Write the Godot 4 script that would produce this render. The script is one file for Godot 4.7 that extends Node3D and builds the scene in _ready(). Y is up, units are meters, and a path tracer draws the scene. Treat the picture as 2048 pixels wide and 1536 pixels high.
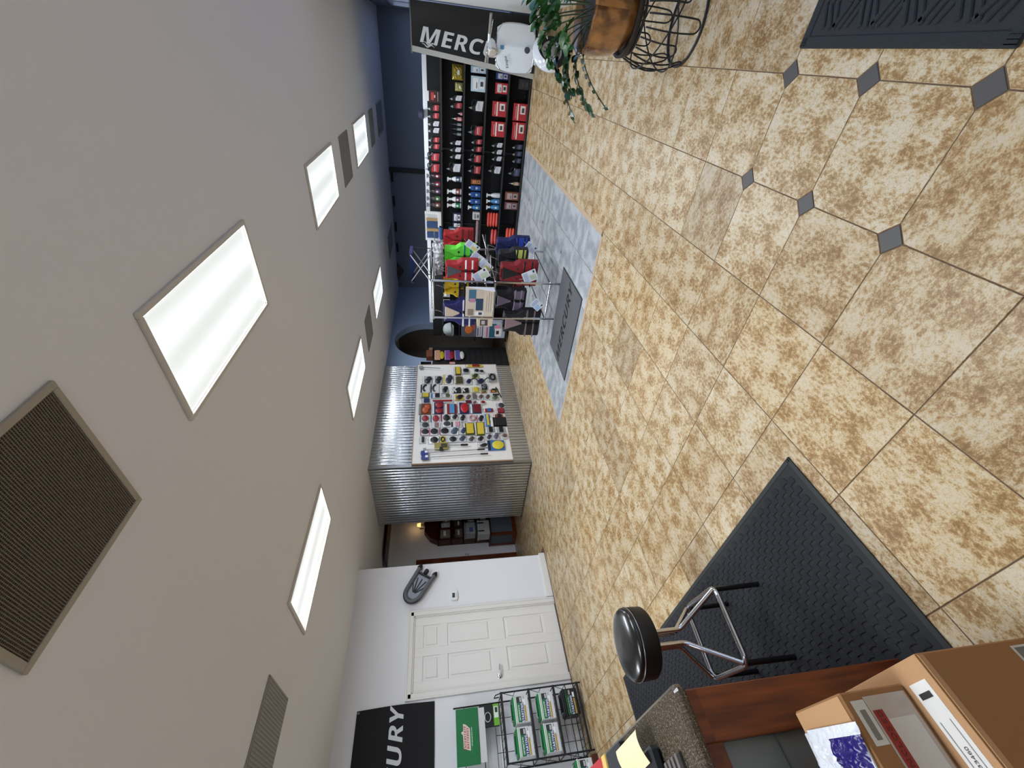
extends Node3D
# World axes: x runs along the door wall, y is up, -z runs away from the entrance wall. V(p, h, q) = Vector3(p, h, -q).

const CEIL := 2.925
const TILE := 0.457
const TILE_X := 1.3207
const TILE_Q := 0.8512

# ---------------------------------------------------------------- mesh collector
class MB:
	var v := PackedVector3Array()
	var n := PackedVector3Array()
	var c := PackedColorArray()
	var u := PackedVector2Array()
	var x := Transform3D()
	var col := Color.WHITE

	func paint(k: Color) -> MB:
		col = k.srgb_to_linear()
		return self

	func at(p: Vector3, turn := Vector3.ZERO) -> MB:
		x = Transform3D(Basis.from_euler(turn), p)
		return self

	func put(p: Vector3, nn: Vector3, uv: Vector2) -> void:
		v.append(x * p)
		n.append((x.basis * nn).normalized())
		c.append(col)
		u.append(uv)

	# a, b, c run counter-clockwise seen from outside
	func tri(a: Vector3, b: Vector3, d: Vector3, na := Vector3.ZERO, nb := Vector3.ZERO, nd := Vector3.ZERO, ua := Vector2.ZERO, ub := Vector2.ZERO, ud := Vector2.ZERO) -> void:
		var f := (b - a).cross(d - a)
		if f.length_squared() < 1e-16:
			return
		f = f.normalized()
		put(a, f if na == Vector3.ZERO else na, ua)
		put(d, f if nd == Vector3.ZERO else nd, ud)
		put(b, f if nb == Vector3.ZERO else nb, ub)

	func quad(a: Vector3, b: Vector3, d: Vector3, e: Vector3) -> void:
		var w := (b - a).length()
		var h := (e - a).length()
		tri(a, b, d, Vector3.ZERO, Vector3.ZERO, Vector3.ZERO, Vector2(0, h), Vector2(w, h), Vector2(w, 0))
		tri(a, d, e, Vector3.ZERO, Vector3.ZERO, Vector3.ZERO, Vector2(0, h), Vector2(w, 0), Vector2(0, 0))

	func quad_uv(a: Vector3, b: Vector3, d: Vector3, e: Vector3) -> void:
		tri(a, b, d, Vector3.ZERO, Vector3.ZERO, Vector3.ZERO, Vector2(0, 1), Vector2(1, 1), Vector2(1, 0))
		tri(a, d, e, Vector3.ZERO, Vector3.ZERO, Vector3.ZERO, Vector2(0, 1), Vector2(1, 0), Vector2(0, 0))

	func box(p: Vector3, s: Vector3, b := 0.0) -> MB:
		var h := s / 2
		if b <= 0.0:
			for a in 3:
				for sg in [-1.0, 1.0]:
					var ex := Vector3.ZERO
					ex[a] = h[a] * sg
					var e1 := Vector3.ZERO
					e1[(a + 1) % 3] = h[(a + 1) % 3] * sg
					var e2 := Vector3.ZERO
					e2[(a + 2) % 3] = h[(a + 2) % 3]
					quad(p + ex - e1 - e2, p + ex + e1 - e2, p + ex + e1 + e2, p + ex - e1 + e2)
			return self
		b = minf(b, minf(h.x, minf(h.y, h.z)) * 0.98)
		var k := h - Vector3(b, b, b)
		for a in 3:
			var a1 := (a + 1) % 3
			var a2 := (a + 2) % 3
			for sg in [-1.0, 1.0]:
				var ex := Vector3.ZERO
				ex[a] = h[a] * sg
				var e1 := Vector3.ZERO
				e1[a1] = k[a1] * sg
				var e2 := Vector3.ZERO
				e2[a2] = k[a2]
				quad(p + ex - e1 - e2, p + ex + e1 - e2, p + ex + e1 + e2, p + ex - e1 + e2)
				for sh in [-1.0, 1.0]:
					# chamfer between face +-a and face +-a1
					var q1 := Vector3.ZERO
					q1[a] = h[a] * sg
					q1[a1] = k[a1] * sh
					var q2 := Vector3.ZERO
					q2[a] = k[a] * sg
					q2[a1] = h[a1] * sh
					var z := Vector3.ZERO
					z[a2] = k[a2]
					if sg * sh > 0:
						quad(p + q1 - z, p + q2 - z, p + q2 + z, p + q1 + z)
					else:
						quad(p + q2 - z, p + q1 - z, p + q1 + z, p + q2 + z)
		for sx in [-1.0, 1.0]:
			for sy in [-1.0, 1.0]:
				for sz in [-1.0, 1.0]:
					var A := p + Vector3(h.x * sx, k.y * sy, k.z * sz)
					var B := p + Vector3(k.x * sx, h.y * sy, k.z * sz)
					var D := p + Vector3(k.x * sx, k.y * sy, h.z * sz)
					if sx * sy * sz > 0:
						tri(A, B, D)
					else:
						tri(A, D, B)
		return self

	# profile of (radius, y) from bottom to top, turned about y
	func lathe(prof: Array, seg := 20, p := Vector3.ZERO, flat := false) -> MB:
		var m := prof.size()
		var nr := []
		for i in m:
			var a: Vector2 = prof[maxi(i - 1, 0)]
			var b: Vector2 = prof[mini(i + 1, m - 1)]
			var d := b - a
			nr.append(Vector2(d.y, -d.x).normalized())
		for i in m - 1:
			var a: Vector2 = prof[i]
			var b: Vector2 = prof[i + 1]
			var fn := Vector2((b - a).y, -(b - a).x).normalized()
			var n0: Vector2 = nr[i]
			var n1: Vector2 = nr[i + 1]
			if n0.dot(fn) < 0.75:
				n0 = fn
			if n1.dot(fn) < 0.75:
				n1 = fn
			for j in seg:
				var t0 := TAU * j / seg
				var t1 := TAU * (j + 1) / seg
				var d0 := Vector3(cos(t0), 0, -sin(t0))
				var d1 := Vector3(cos(t1), 0, -sin(t1))
				var A := p + d0 * a.x + Vector3(0, a.y, 0)
				var B := p + d1 * a.x + Vector3(0, a.y, 0)
				var D := p + d1 * b.x + Vector3(0, b.y, 0)
				var E := p + d0 * b.x + Vector3(0, b.y, 0)
				var u0 := float(j) / seg
				var u1 := float(j + 1) / seg
				if flat:
					quad(A, B, D, E)
					continue
				if a.x > 1e-5:
					tri(A, B, D, d0 * n0.x + Vector3(0, n0.y, 0), d1 * n0.x + Vector3(0, n0.y, 0), d1 * n1.x + Vector3(0, n1.y, 0), Vector2(u0, a.y), Vector2(u1, a.y), Vector2(u1, b.y))
				if b.x > 1e-5:
					tri(A, D, E, d0 * n0.x + Vector3(0, n0.y, 0), d1 * n1.x + Vector3(0, n1.y, 0), d0 * n1.x + Vector3(0, n1.y, 0), Vector2(u0, a.y), Vector2(u1, b.y), Vector2(u0, b.y))
		return self

	func cyl(p: Vector3, r: float, h: float, seg := 16, b := 0.0) -> MB:
		if b > 0.0:
			return lathe([Vector2(0, 0), Vector2(r - b, 0), Vector2(r, b), Vector2(r, h - b), Vector2(r - b, h), Vector2(0, h)], seg, p)
		return lathe([Vector2(0, 0), Vector2(r, 0), Vector2(r, h), Vector2(0, h)], seg, p)

	func tube(pts: Array, r: float, seg := 8, closed := false) -> MB:
		var m := pts.size()
		var frames := []
		var up := Vector3.UP
		var t0: Vector3 = (pts[1] - pts[0]).normalized()
		if absf(t0.dot(up)) > 0.95:
			up = Vector3.RIGHT
		var side := t0.cross(up).normalized()
		for i in m:
			var prev: Vector3 = pts[(i - 1 + m) % m] if closed else pts[maxi(i - 1, 0)]
			var nxt: Vector3 = pts[(i + 1) % m] if closed else pts[mini(i + 1, m - 1)]
			var t := (nxt - prev).normalized()
			side = (side - t * side.dot(t)).normalized()
			frames.append([side, t.cross(side).normalized()])
		var last := m if closed else m - 1
		for i in last:
			var A: Vector3 = pts[i]
			var B: Vector3 = pts[(i + 1) % m]
			var fa: Array = frames[i]
			var fb: Array = frames[(i + 1) % m]
			for j in seg:
				var a0 := TAU * j / seg
				var a1 := TAU * (j + 1) / seg
				var na: Vector3 = fa[0] * cos(a0) + fa[1] * sin(a0)
				var nb: Vector3 = fa[0] * cos(a1) + fa[1] * sin(a1)
				var nc: Vector3 = fb[0] * cos(a1) + fb[1] * sin(a1)
				var nd: Vector3 = fb[0] * cos(a0) + fb[1] * sin(a0)
				tri(A + na * r, A + nb * r, B + nc * r, na, nb, nc)
				tri(A + na * r, B + nc * r, B + nd * r, na, nc, nd)
		if not closed:
			for e in [0, m - 1]:
				var P: Vector3 = pts[e]
				var f: Array = frames[e]
				for j in seg:
					var a0 := TAU * j / seg
					var a1 := TAU * (j + 1) / seg
					var p0: Vector3 = P + (f[0] * cos(a0) + f[1] * sin(a0)) * r
					var p1: Vector3 = P + (f[0] * cos(a1) + f[1] * sin(a1)) * r
					if e == 0:
						tri(P, p1, p0)
					else:
						tri(P, p0, p1)
		return self

	static func inset(poly: PackedVector2Array, b: float) -> PackedVector2Array:
		var out := PackedVector2Array()
		var m := poly.size()
		for i in m:
			var e0 := (poly[i] - poly[(i - 1 + m) % m]).normalized()
			var e1 := (poly[(i + 1) % m] - poly[i]).normalized()
			var n0 := Vector2(-e0.y, e0.x)
			var n1 := Vector2(-e1.y, e1.x)
			var k := (n0 + n1)
			if k.length() < 0.3:
				k = n0
			k = k.normalized()
			out.append(poly[i] + k * b / maxf(0.5, k.dot(n1)))
		return out

	# polygon in xy (any winding), between z0 and z1, edges of the front chamfered by b
	func prism(points: Array, z0: float, z1: float, b := 0.0, both := false) -> MB:
		var poly := PackedVector2Array(points)
		if Geometry2D.is_polygon_clockwise(poly):
			poly.reverse()
		var front := inset(poly, b) if b > 0.0 else poly
		var back := front if both else poly
		var idx := Geometry2D.triangulate_polygon(front)
		for i in range(0, idx.size(), 3):
			var A := front[idx[i]]
			var B := front[idx[i + 1]]
			var D := front[idx[i + 2]]
			if (B - A).cross(D - A) < 0:
				var s := B
				B = D
				D = s
			tri(Vector3(A.x, A.y, z1), Vector3(B.x, B.y, z1), Vector3(D.x, D.y, z1), Vector3.ZERO, Vector3.ZERO, Vector3.ZERO, A, B, D)
		idx = Geometry2D.triangulate_polygon(back)
		for i in range(0, idx.size(), 3):
			var A := back[idx[i]]
			var B := back[idx[i + 1]]
			var D := back[idx[i + 2]]
			if (B - A).cross(D - A) < 0:
				var s := B
				B = D
				D = s
			tri(Vector3(A.x, A.y, z0), Vector3(D.x, D.y, z0), Vector3(B.x, B.y, z0), Vector3.ZERO, Vector3.ZERO, Vector3.ZERO, A, D, B)
		var m := poly.size()
		var zb := z0 + b if both else z0
		for i in m:
			var j := (i + 1) % m
			quad(Vector3(poly[i].x, poly[i].y, zb), Vector3(poly[j].x, poly[j].y, zb), Vector3(poly[j].x, poly[j].y, z1 - b), Vector3(poly[i].x, poly[i].y, z1 - b))
			if b > 0.0:
				quad(Vector3(poly[i].x, poly[i].y, z1 - b), Vector3(poly[j].x, poly[j].y, z1 - b), Vector3(front[j].x, front[j].y, z1), Vector3(front[i].x, front[i].y, z1))
				if both:
					quad(Vector3(front[i].x, front[i].y, z0), Vector3(front[j].x, front[j].y, z0), Vector3(poly[j].x, poly[j].y, zb), Vector3(poly[i].x, poly[i].y, zb))
		return self

	# smooth grid of points given by f(i, j)
	func grid(f: Callable, ni: int, nj: int) -> MB:
		var p := []
		for i in ni + 1:
			var row := []
			for j in nj + 1:
				row.append(f.call(float(i) / ni, float(j) / nj))
			p.append(row)
		var nn := []
		for i in ni + 1:
			var row := []
			for j in nj + 1:
				var du: Vector3 = p[mini(i + 1, ni)][j] - p[maxi(i - 1, 0)][j]
				var dv: Vector3 = p[i][mini(j + 1, nj)] - p[i][maxi(j - 1, 0)]
				var k := du.cross(dv)
				row.append(k.normalized() if k.length() > 1e-9 else Vector3.UP)
			nn.append(row)
		for i in ni:
			for j in nj:
				var u0 := float(i) / ni
				var u1 := float(i + 1) / ni
				var v0 := 1.0 - float(j) / nj
				var v1 := 1.0 - float(j + 1) / nj
				tri(p[i][j], p[i + 1][j], p[i + 1][j + 1], nn[i][j], nn[i + 1][j], nn[i + 1][j + 1], Vector2(u0, v0), Vector2(u1, v0), Vector2(u1, v1))
				tri(p[i][j], p[i + 1][j + 1], p[i][j + 1], nn[i][j], nn[i + 1][j + 1], nn[i][j + 1], Vector2(u0, v0), Vector2(u1, v1), Vector2(u0, v1))
		return self

	func blob(p: Vector3, s: Vector3, seg := 12) -> MB:
		var prof_n := seg / 2
		for i in prof_n:
			var a0 := -PI / 2 + PI * i / prof_n
			var a1 := -PI / 2 + PI * (i + 1) / prof_n
			for j in seg:
				var t0 := TAU * j / seg
				var t1 := TAU * (j + 1) / seg
				var q := []
				for k in [[a0, t0], [a0, t1], [a1, t1], [a1, t0]]:
					q.append(Vector3(cos(k[0]) * cos(k[1]), sin(k[0]), -cos(k[0]) * sin(k[1])))
				if i > 0:
					tri(p + q[0] * s, p + q[1] * s, p + q[2] * s, q[0] / s, q[1] / s, q[2] / s)
				if i < prof_n - 1:
					tri(p + q[0] * s, p + q[2] * s, p + q[3] * s, q[0] / s, q[2] / s, q[3] / s)
		return self

	func mesh() -> ArrayMesh:
		var a := []
		a.resize(Mesh.ARRAY_MAX)
		a[Mesh.ARRAY_VERTEX] = v
		a[Mesh.ARRAY_NORMAL] = n
		a[Mesh.ARRAY_COLOR] = c
		a[Mesh.ARRAY_TEX_UV] = u
		var m := ArrayMesh.new()
		m.add_surface_from_arrays(Mesh.PRIMITIVE_TRIANGLES, a)
		return m


# ---------------------------------------------------------------- names, labels, materials
var names := {}
var mats := {}
var rng := RandomNumberGenerator.new()

func V(p: float, h: float, q: float) -> Vector3:
	return Vector3(p, h, -q)

func numbered(called: String) -> String:
	names[called] = names.get(called, -1) + 1
	return called if names[called] == 0 else "%s_%03d" % [called, names[called]]

func tag(o: Node, label: String, category: String, group := "") -> Node:
	o.set_meta("label", label)
	o.set_meta("category", category)
	if group:
		o.set_meta("group", group)
	return o

func thing(called: String, label: String, category: String, pos: Vector3, turn := 0.0, group := "") -> Node3D:
	var o := Node3D.new()
	o.name = numbered(called)
	add_child(o)
	o.position = pos
	o.rotation.y = turn
	tag(o, label, category, group)
	return o

func part(mb: MB, called: String, m: Material, parent: Node) -> MeshInstance3D:
	var o := MeshInstance3D.new()
	o.name = called
	o.mesh = mb.mesh()
	o.material_override = m
	parent.add_child(o, true)
	return o

func shared(mesh: Mesh, called: String, m: Material, parent: Node, xf := Transform3D()) -> MeshInstance3D:
	var o := MeshInstance3D.new()
	o.name = called
	o.mesh = mesh
	o.material_override = m
	o.transform = xf
	parent.add_child(o, true)
	return o

func single(mb: MB, called: String, m: Material, label: String, category: String, pos := Vector3.ZERO, turn := 0.0, group := "") -> MeshInstance3D:
	var o := part(mb, numbered(called), m, self)
	o.position = pos
	o.rotation.y = turn
	tag(o, label, category, group)
	return o

func struct(called: String) -> Node3D:
	var o := Node3D.new()
	o.name = called
	add_child(o)
	o.set_meta("kind", "structure")
	return o

func structure(mb: MB, called: String, m: Material) -> MeshInstance3D:
	var o := part(mb, called, m, self)
	o.set_meta("kind", "structure")
	return o

func dup(o: Node3D, pos: Vector3, turn: float, label: String, group := "") -> Node3D:
	var base := String(o.name)
	var k := base.rfind("_")
	if k > 0 and base.substr(k + 1).is_valid_int():
		base = base.substr(0, k)
	var r: Node3D = o.duplicate()
	r.name = numbered(base)
	add_child(r)
	r.position = pos
	r.rotation.y = turn
	r.set_meta("label", label)
	if group:
		r.set_meta("group", group)
	return r

func M(key: String, col := Color.WHITE, rough := 0.6, metal := 0.0, more := {}) -> StandardMaterial3D:
	if mats.has(key):
		return mats[key]
	var m := StandardMaterial3D.new()
	m.resource_name = key
	m.albedo_color = col
	m.roughness = rough
	m.metallic = metal
	for k in more:
		m.set(k, more[k])
	mats[key] = m
	return m

# plain material named by its colour and finish
func C(hex: String, rough := 0.6, metal := 0.0) -> StandardMaterial3D:
	return M("c_%s_%.2f_%.2f" % [hex, rough, metal], Color(hex), rough, metal)

func print_mat() -> StandardMaterial3D:
	return M("print", Color.WHITE, 0.5, 0.0, {"vertex_color_use_as_albedo": true})

# flat print: rectangles [x0, y0, x1, y1, hex], each a hair above the last
func flat_print(list: Array, called: String, parent: Node, z := 0.0, m: Material = null) -> MeshInstance3D:
	var b := MB.new()
	var k := 0
	for r in list:
		b.paint(Color(r[4]))
		var zz: float = z + 0.0004 * k
		b.quad(Vector3(r[0], r[1], zz), Vector3(r[2], r[1], zz), Vector3(r[2], r[3], zz), Vector3(r[0], r[3], zz))
		k += 1
	return part(b, called, m if m else print_mat(), parent)

var fonts := {}
# letters of a given height as raised print; slant leans them to the right; returns local width
func letters(text: String, height: float, called: String, m: Material, parent: Node, xf: Transform3D, slant := 0.0, stretch := 1.0, bold := true, depth := 0.0015, face := "Droid Sans") -> MeshInstance3D:
	var t := TextMesh.new()
	var fk := face + str(bold)
	if not fonts.has(fk):
		var f := SystemFont.new()
		f.font_names = PackedStringArray([face])
		f.font_weight = 700 if bold else 400
		fonts[fk] = f
	t.font = fonts[fk]
	t.text = text
	t.font_size = 64
	t.pixel_size = 0.01
	t.depth = 0.01
	t.curve_step = 4.0
	t.horizontal_alignment = HORIZONTAL_ALIGNMENT_CENTER
	var a := t.surface_get_arrays(0) if t.get_surface_count() == 1 else []
	var all := MB.new()
	var lo := Vector3(1e9, 1e9, 1e9)
	var hi := -lo
	for s in t.get_surface_count():
		a = t.surface_get_arrays(s)
		for p in a[Mesh.ARRAY_VERTEX]:
			lo = lo.min(p)
			hi = hi.max(p)
	var k := height / maxf(hi.y - lo.y, 1e-4)
	for s in t.get_surface_count():
		a = t.surface_get_arrays(s)
		var vv: PackedVector3Array = a[Mesh.ARRAY_VERTEX]
		var nn: PackedVector3Array = a[Mesh.ARRAY_NORMAL]
		var ii: PackedInt32Array = a[Mesh.ARRAY_INDEX] if a[Mesh.ARRAY_INDEX] != null else PackedInt32Array(range(vv.size()))
		for i in ii:
			var p := vv[i]
			var y := (p.y - (lo.y + hi.y) / 2) * k
			all.v.append(Vector3(p.x * k * stretch + y * slant, y, depth if p.z > (lo.z + hi.z) / 2 else 0.0))
			all.n.append(nn[i])
			all.c.append(Color.WHITE)
			all.u.append(Vector2.ZERO)
	if all.v.is_empty():
		all.box(Vector3.ZERO, Vector3(height * text.length() * 0.6, height, depth))
	var o := part(all, called, m, parent)
	o.transform = xf
	return o

func noise_image(size: int, fn: Callable) -> ImageTexture:
	var im := Image.create(size, size, false, Image.FORMAT_RGB8)
	for y in size:
		for x in size:
			im.set_pixel(x, y, fn.call(x, y))
	return ImageTexture.create_from_image(im)

func noise(seed_: int, freq: float, oct := 4, type := FastNoiseLite.TYPE_SIMPLEX_SMOOTH) -> FastNoiseLite:
	var f := FastNoiseLite.new()
	f.seed = seed_
	f.frequency = freq
	f.noise_type = type
	f.fractal_octaves = oct
	return f

func noise_tex(seed_: int, freq: float, size := 512, oct := 4, normal := false, strength := 4.0) -> NoiseTexture2D:
	var t := NoiseTexture2D.new()
	t.width = size
	t.height = size
	t.seamless = true
	t.noise = noise(seed_, freq, oct)
	if normal:
		t.as_normal_map = true
		t.bump_strength = strength
	return t

func ordinal(k: int) -> String:
	return ["first", "second", "third", "fourth", "fifth", "sixth", "seventh", "eighth", "ninth", "tenth", "eleventh", "twelfth", "thirteenth", "fourteenth", "fifteenth", "sixteenth", "seventeenth", "eighteenth", "nineteenth", "twentieth", "twenty-first", "twenty-second"][k]


func _ready() -> void:
	rng.seed = 7
	# ---------------- camera (the phone was held upright; the picture lies on its side)
	var cam := Camera3D.new()
	cam.name = "camera"
	cam.fov = rad_to_deg(2.0 * atan(768.0 / 830.82))
	cam.near = 0.02
	cam.far = 200.0
	cam.transform = Transform3D(Basis(Vector3(-0.13856, -0.98585, 0.09439), Vector3(0.62255, -0.01258, 0.78248), Vector3(-0.77021, 0.16718, 0.61548)).orthonormalized(), Vector3(0, 1.6395, 0))
	add_child(cam)
	cam.current = true
	# ---------------- sky, exposure
	var env := Environment.new()
	env.background_mode = Environment.BG_SKY
	var sky := Sky.new()
	var sm := ProceduralSkyMaterial.new()
	sm.sky_top_color = Color(0.42, 0.56, 0.82)
	sm.sky_horizon_color = Color(0.82, 0.87, 0.93)
	sm.ground_bottom_color = Color(0.42, 0.44, 0.47)
	sm.ground_horizon_color = Color(0.62, 0.68, 0.76)
	sm.energy_multiplier = SKY_ENERGY
	sky.sky_material = sm
	env.sky = sky
	env.tonemap_mode = Environment.TONE_MAPPER_LINEAR
	env.tonemap_exposure = EXPOSURE
	env.ambient_light_source = Environment.AMBIENT_SOURCE_DISABLED
	env.reflected_light_source = Environment.REFLECTION_SOURCE_SKY
	env.sdfgi_enabled = true
	env.ssao_enabled = true
	env.ssil_enabled = true
	var we := WorldEnvironment.new()
	we.name = "environment"
	we.environment = env
	add_child(we)
	materials()
	# ---------------- ceiling lights, then the setting, then things from large to small
	ceiling_fixtures()
	shell()
	floor_tiles()
	counter_and_boxes()
	stool_and_mats()
	door_wall_things()
	battery_stand()
	corrugated_board()
	rack_and_stock()
	vest_stand()
	banner_and_scooter()
	plant()
	back_room()
	far_end()

const SKY_ENERGY := 2.6
const EXPOSURE := 1.2
const PANEL := 3.7

func materials() -> void:
	var g := noise(21, 0.085, 3)
	var a := noise(3, 0.0046, 6)
	a.domain_warp_enabled = true
	a.domain_warp_amplitude = 36.0
	a.domain_warp_frequency = 0.011
	a.fractal_gain = 0.62
	var b := noise(11, 0.024, 4)
	b.fractal_type = FastNoiseLite.FRACTAL_RIDGED
	b.domain_warp_enabled = true
	b.domain_warp_amplitude = 14.0
	b.domain_warp_frequency = 0.03
	var r := noise(31, 0.0052, 2)
	r.fractal_type = FastNoiseLite.FRACTAL_RIDGED
	r.domain_warp_enabled = true
	r.domain_warp_amplitude = 46.0
	r.domain_warp_frequency = 0.014
	var size := 1024
	var ramp := Gradient.new()
	ramp.offsets = PackedFloat32Array([0.0, 0.24, 0.46, 0.68, 1.0])
	ramp.colors = PackedColorArray([Color("8d6d42"), Color("b59363"), Color("d2b88c"), Color("e4d3b0"), Color("efe7d6")])
	var t1 := noise_image(size, func(x: int, y: int) -> Color:
		var n1 := a.get_noise_2d(x, y * 1.3)
		var n2 := b.get_noise_2d(x * 0.8, y * 1.2)
		var n3 := g.get_noise_2d(x * 1.5, y * 1.9)
		var n4 := g.get_noise_2d(x * 0.45 + 500, y * 0.6)
		var k := ramp.sample(clampf(0.5 + 0.46 * tanh(n1 * 1.9 + (n2 - 0.25) * 0.75 + n3 * 0.75 + n4 * 0.9), 0, 1))
		var vein := r.get_noise_2d(x, y * 1.2)
		k = k.lerp(Color("f3ead6"), clampf((vein - 0.88) * 8.0, 0, 0.6))
		k = k.lerp(Color("7d6442"), clampf((n2 - 0.55) * 1.8 * clampf(0.4 - n3, 0, 1), 0, 0.5))
		return k)
	var ga := noise(41, 0.012, 5)
	var t2 := noise_image(420, func(x: int, y: int) -> Color:
		var n1 := ga.get_noise_2d(x, y * 0.6)
		var n3 := g.get_noise_2d(x + 300, y)
		return Color("9da2a4").lerp(Color("c3c6c6"), clampf(0.5 + n1 * 1.3 + n3 * 0.5, 0, 1)))
	var rough := noise_tex(51, 0.02, 256, 3)
	for k in 4:
		var tint: Color = [Color("dbd8d2"), Color("d2ccc2"), Color("dcd5c8"), Color("c6c1ba")][k]
		M("travertine_%d" % k, tint, 0.4, 0.0, {"albedo_texture": t1, "metallic_specular": 0.4})
	M("grey_stone", Color("e4e5e6"), 0.42, 0.0, {"albedo_texture": t2})
	M("grout", Color("6b5440"), 0.9)
	M("slate_inset", Color("4b4844"), 0.5, 0.0, {"heightmap_enabled": true, "heightmap_texture": rough, "heightmap_scale": 0.05})
	M("pebble", Color("b59b7c"), 0.7)
	var peel := noise_tex(61, 0.08, 256, 3, true, 1.6)
	M("ceiling_paint", Color("e3e3e4"), 0.9, 0.0, {"normal_enabled": true, "normal_texture": peel, "normal_scale": 0.35, "uv1_triplanar": true, "uv1_world_triplanar": true, "uv1_scale": Vector3(4, 4, 4)})
	M("white_paint", Color("e0e2e6"), 0.75, 0.0, {"normal_enabled": true, "normal_texture": peel, "normal_scale": 0.3, "uv1_triplanar": true, "uv1_world_triplanar": true, "uv1_scale": Vector3(4, 4, 4)})
	M("trim_paint", Color("e0dfdb"), 0.28)
	M("slate_paint", Color("6f7884"), 0.85)
	M("blue_paint", Color("8fa3bf"), 0.85)
	M("taupe_paint", Color("9a9188"), 0.85)
	M("chrome", Color("c9ccd0"), 0.13, 1.0)
	M("steel", Color("a9acb0"), 0.32, 1.0)
	M("galvanised", Color("b9bec4"), 0.3, 1.0, {"roughness_texture": noise_tex(63, 0.03, 256, 3), "uv1_triplanar": true, "uv1_world_triplanar": true, "uv1_scale": Vector3(2, 2, 2)})
	M("black_metal", Color("101012"), 0.5)
	M("black_board", Color("0b0b0d"), 0.75)
	M("black_vinyl", Color("0a0a0b"), 0.28, 0.0, {"clearcoat_enabled": true, "clearcoat": 0.4, "clearcoat_roughness": 0.12})
	M("clear_plastic", Color(0.93, 0.95, 0.97, 0.16), 0.08, 0.0, {"transparency": BaseMaterial3D.TRANSPARENCY_ALPHA})
	M("window_glass", Color(0.93, 0.97, 1.0, 0.06), 0.02, 0.0, {"transparency": BaseMaterial3D.TRANSPARENCY_ALPHA})
	var wn := noise(71, 0.006, 4)
	var wt := noise_image(384, func(x: int, y: int) -> Color:
		var n := wn.get_noise_2d(x * 9.0, y * 0.7)
		var n2 := wn.get_noise_2d(x * 1.5 + 700, y * 0.4)
		return Color("80401a").lerp(Color("4c200d"), clampf(0.5 + n * 0.8 + n2 * 0.6, 0, 1)))
	M("cherry", Color("ffffff"), 0.4, 0.0, {"albedo_texture": wt, "uv1_triplanar": true, "uv1_scale": Vector3(1.2, 1.2, 1.2)})
	M("dark_wood", Color("b08a7a"), 0.45, 0.0, {"albedo_texture": wt, "uv1_triplanar": true, "uv1_scale": Vector3(1.2, 1.2, 1.2)})
	var gn := noise(81, 0.11, 2, FastNoiseLite.TYPE_CELLULAR)
	var gn2 := noise(82, 0.05, 3)
	var gt := noise_image(512, func(x: int, y: int) -> Color:
		var n := gn.get_noise_2d(x, y)
		var m := gn2.get_noise_2d(x, y)
		var k := Color("383128").lerp(Color("93846d"), clampf(n * 1.2 + 0.75 + m * 0.7, 0, 1))
		return k.lerp(Color("d8c9ab"), clampf((g.get_noise_2d(x * 2.2, y * 2.2) - 0.33) * 3.5, 0, 0.9)))
	M("granite", Color("ffffff"), 0.22, 0.0, {"albedo_texture": gt, "uv1_triplanar": true, "uv1_scale": Vector3(3.2, 3.2, 3.2)})
	M("laminate", Color("70736f"), 0.55)
	var cn := noise_tex(91, 0.01, 256, 4)
	M("cardboard", Color("95693f"), 0.85, 0.0, {"heightmap_enabled": true, "heightmap_texture": cn, "heightmap_scale": 0.08, "uv1_triplanar": true, "uv1_scale": Vector3(2, 2, 2)})
	M("cardboard_light", Color("b98f64"), 0.85)
	M("tape", Color("8f6b45"), 0.35)
	M("paper", Color("dedbd4"), 0.8)
	var carpet := noise_tex(95, 0.25, 256, 3)
	M("mat_black", Color("202226"), 0.95, 0.0, {"heightmap_enabled": true, "heightmap_texture": carpet, "heightmap_scale": 0.25, "uv1_triplanar": true, "uv1_scale": Vector3(5, 5, 5)})
	M("mat_green_black", Color("24282a"), 0.95, 0.0, {"heightmap_enabled": true, "heightmap_texture": carpet, "heightmap_scale": 0.25, "uv1_triplanar": true, "uv1_scale": Vector3(5, 5, 5)})
	M("rubber", Color("1c1e1f"), 0.8)
	M("mat_grey", Color("57585a"), 0.95, 0.0, {"heightmap_enabled": true, "heightmap_texture": carpet, "heightmap_scale": 0.15, "uv1_triplanar": true, "uv1_scale": Vector3(5, 5, 5)})
	var pn := noise(97, 0.02, 4)
	var pt := noise_image(256, func(x: int, y: int) -> Color:
		var n := pn.get_noise_2d(x, y * 0.6)
		return Color("9a6a38").lerp(Color("4a2c16"), clampf(0.45 + n * 1.5, 0, 1)))
	M("brown_glaze", Color("ffffff"), 0.16, 0.0, {"albedo_texture": pt, "clearcoat_enabled": true, "clearcoat": 0.6, "clearcoat_roughness": 0.08, "uv1_triplanar": true, "uv1_scale": Vector3(2, 2, 2)})
	M("leaf", Color("2f5a26"), 0.35, 0.0, {"backlight_enabled": true, "backlight": Color("16300f")})
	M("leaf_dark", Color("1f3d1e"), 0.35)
	M("scooter_white", Color("dfe6ea"), 0.14, 0.0, {"clearcoat_enabled": true, "clearcoat": 0.8, "clearcoat_roughness": 0.05})

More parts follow.
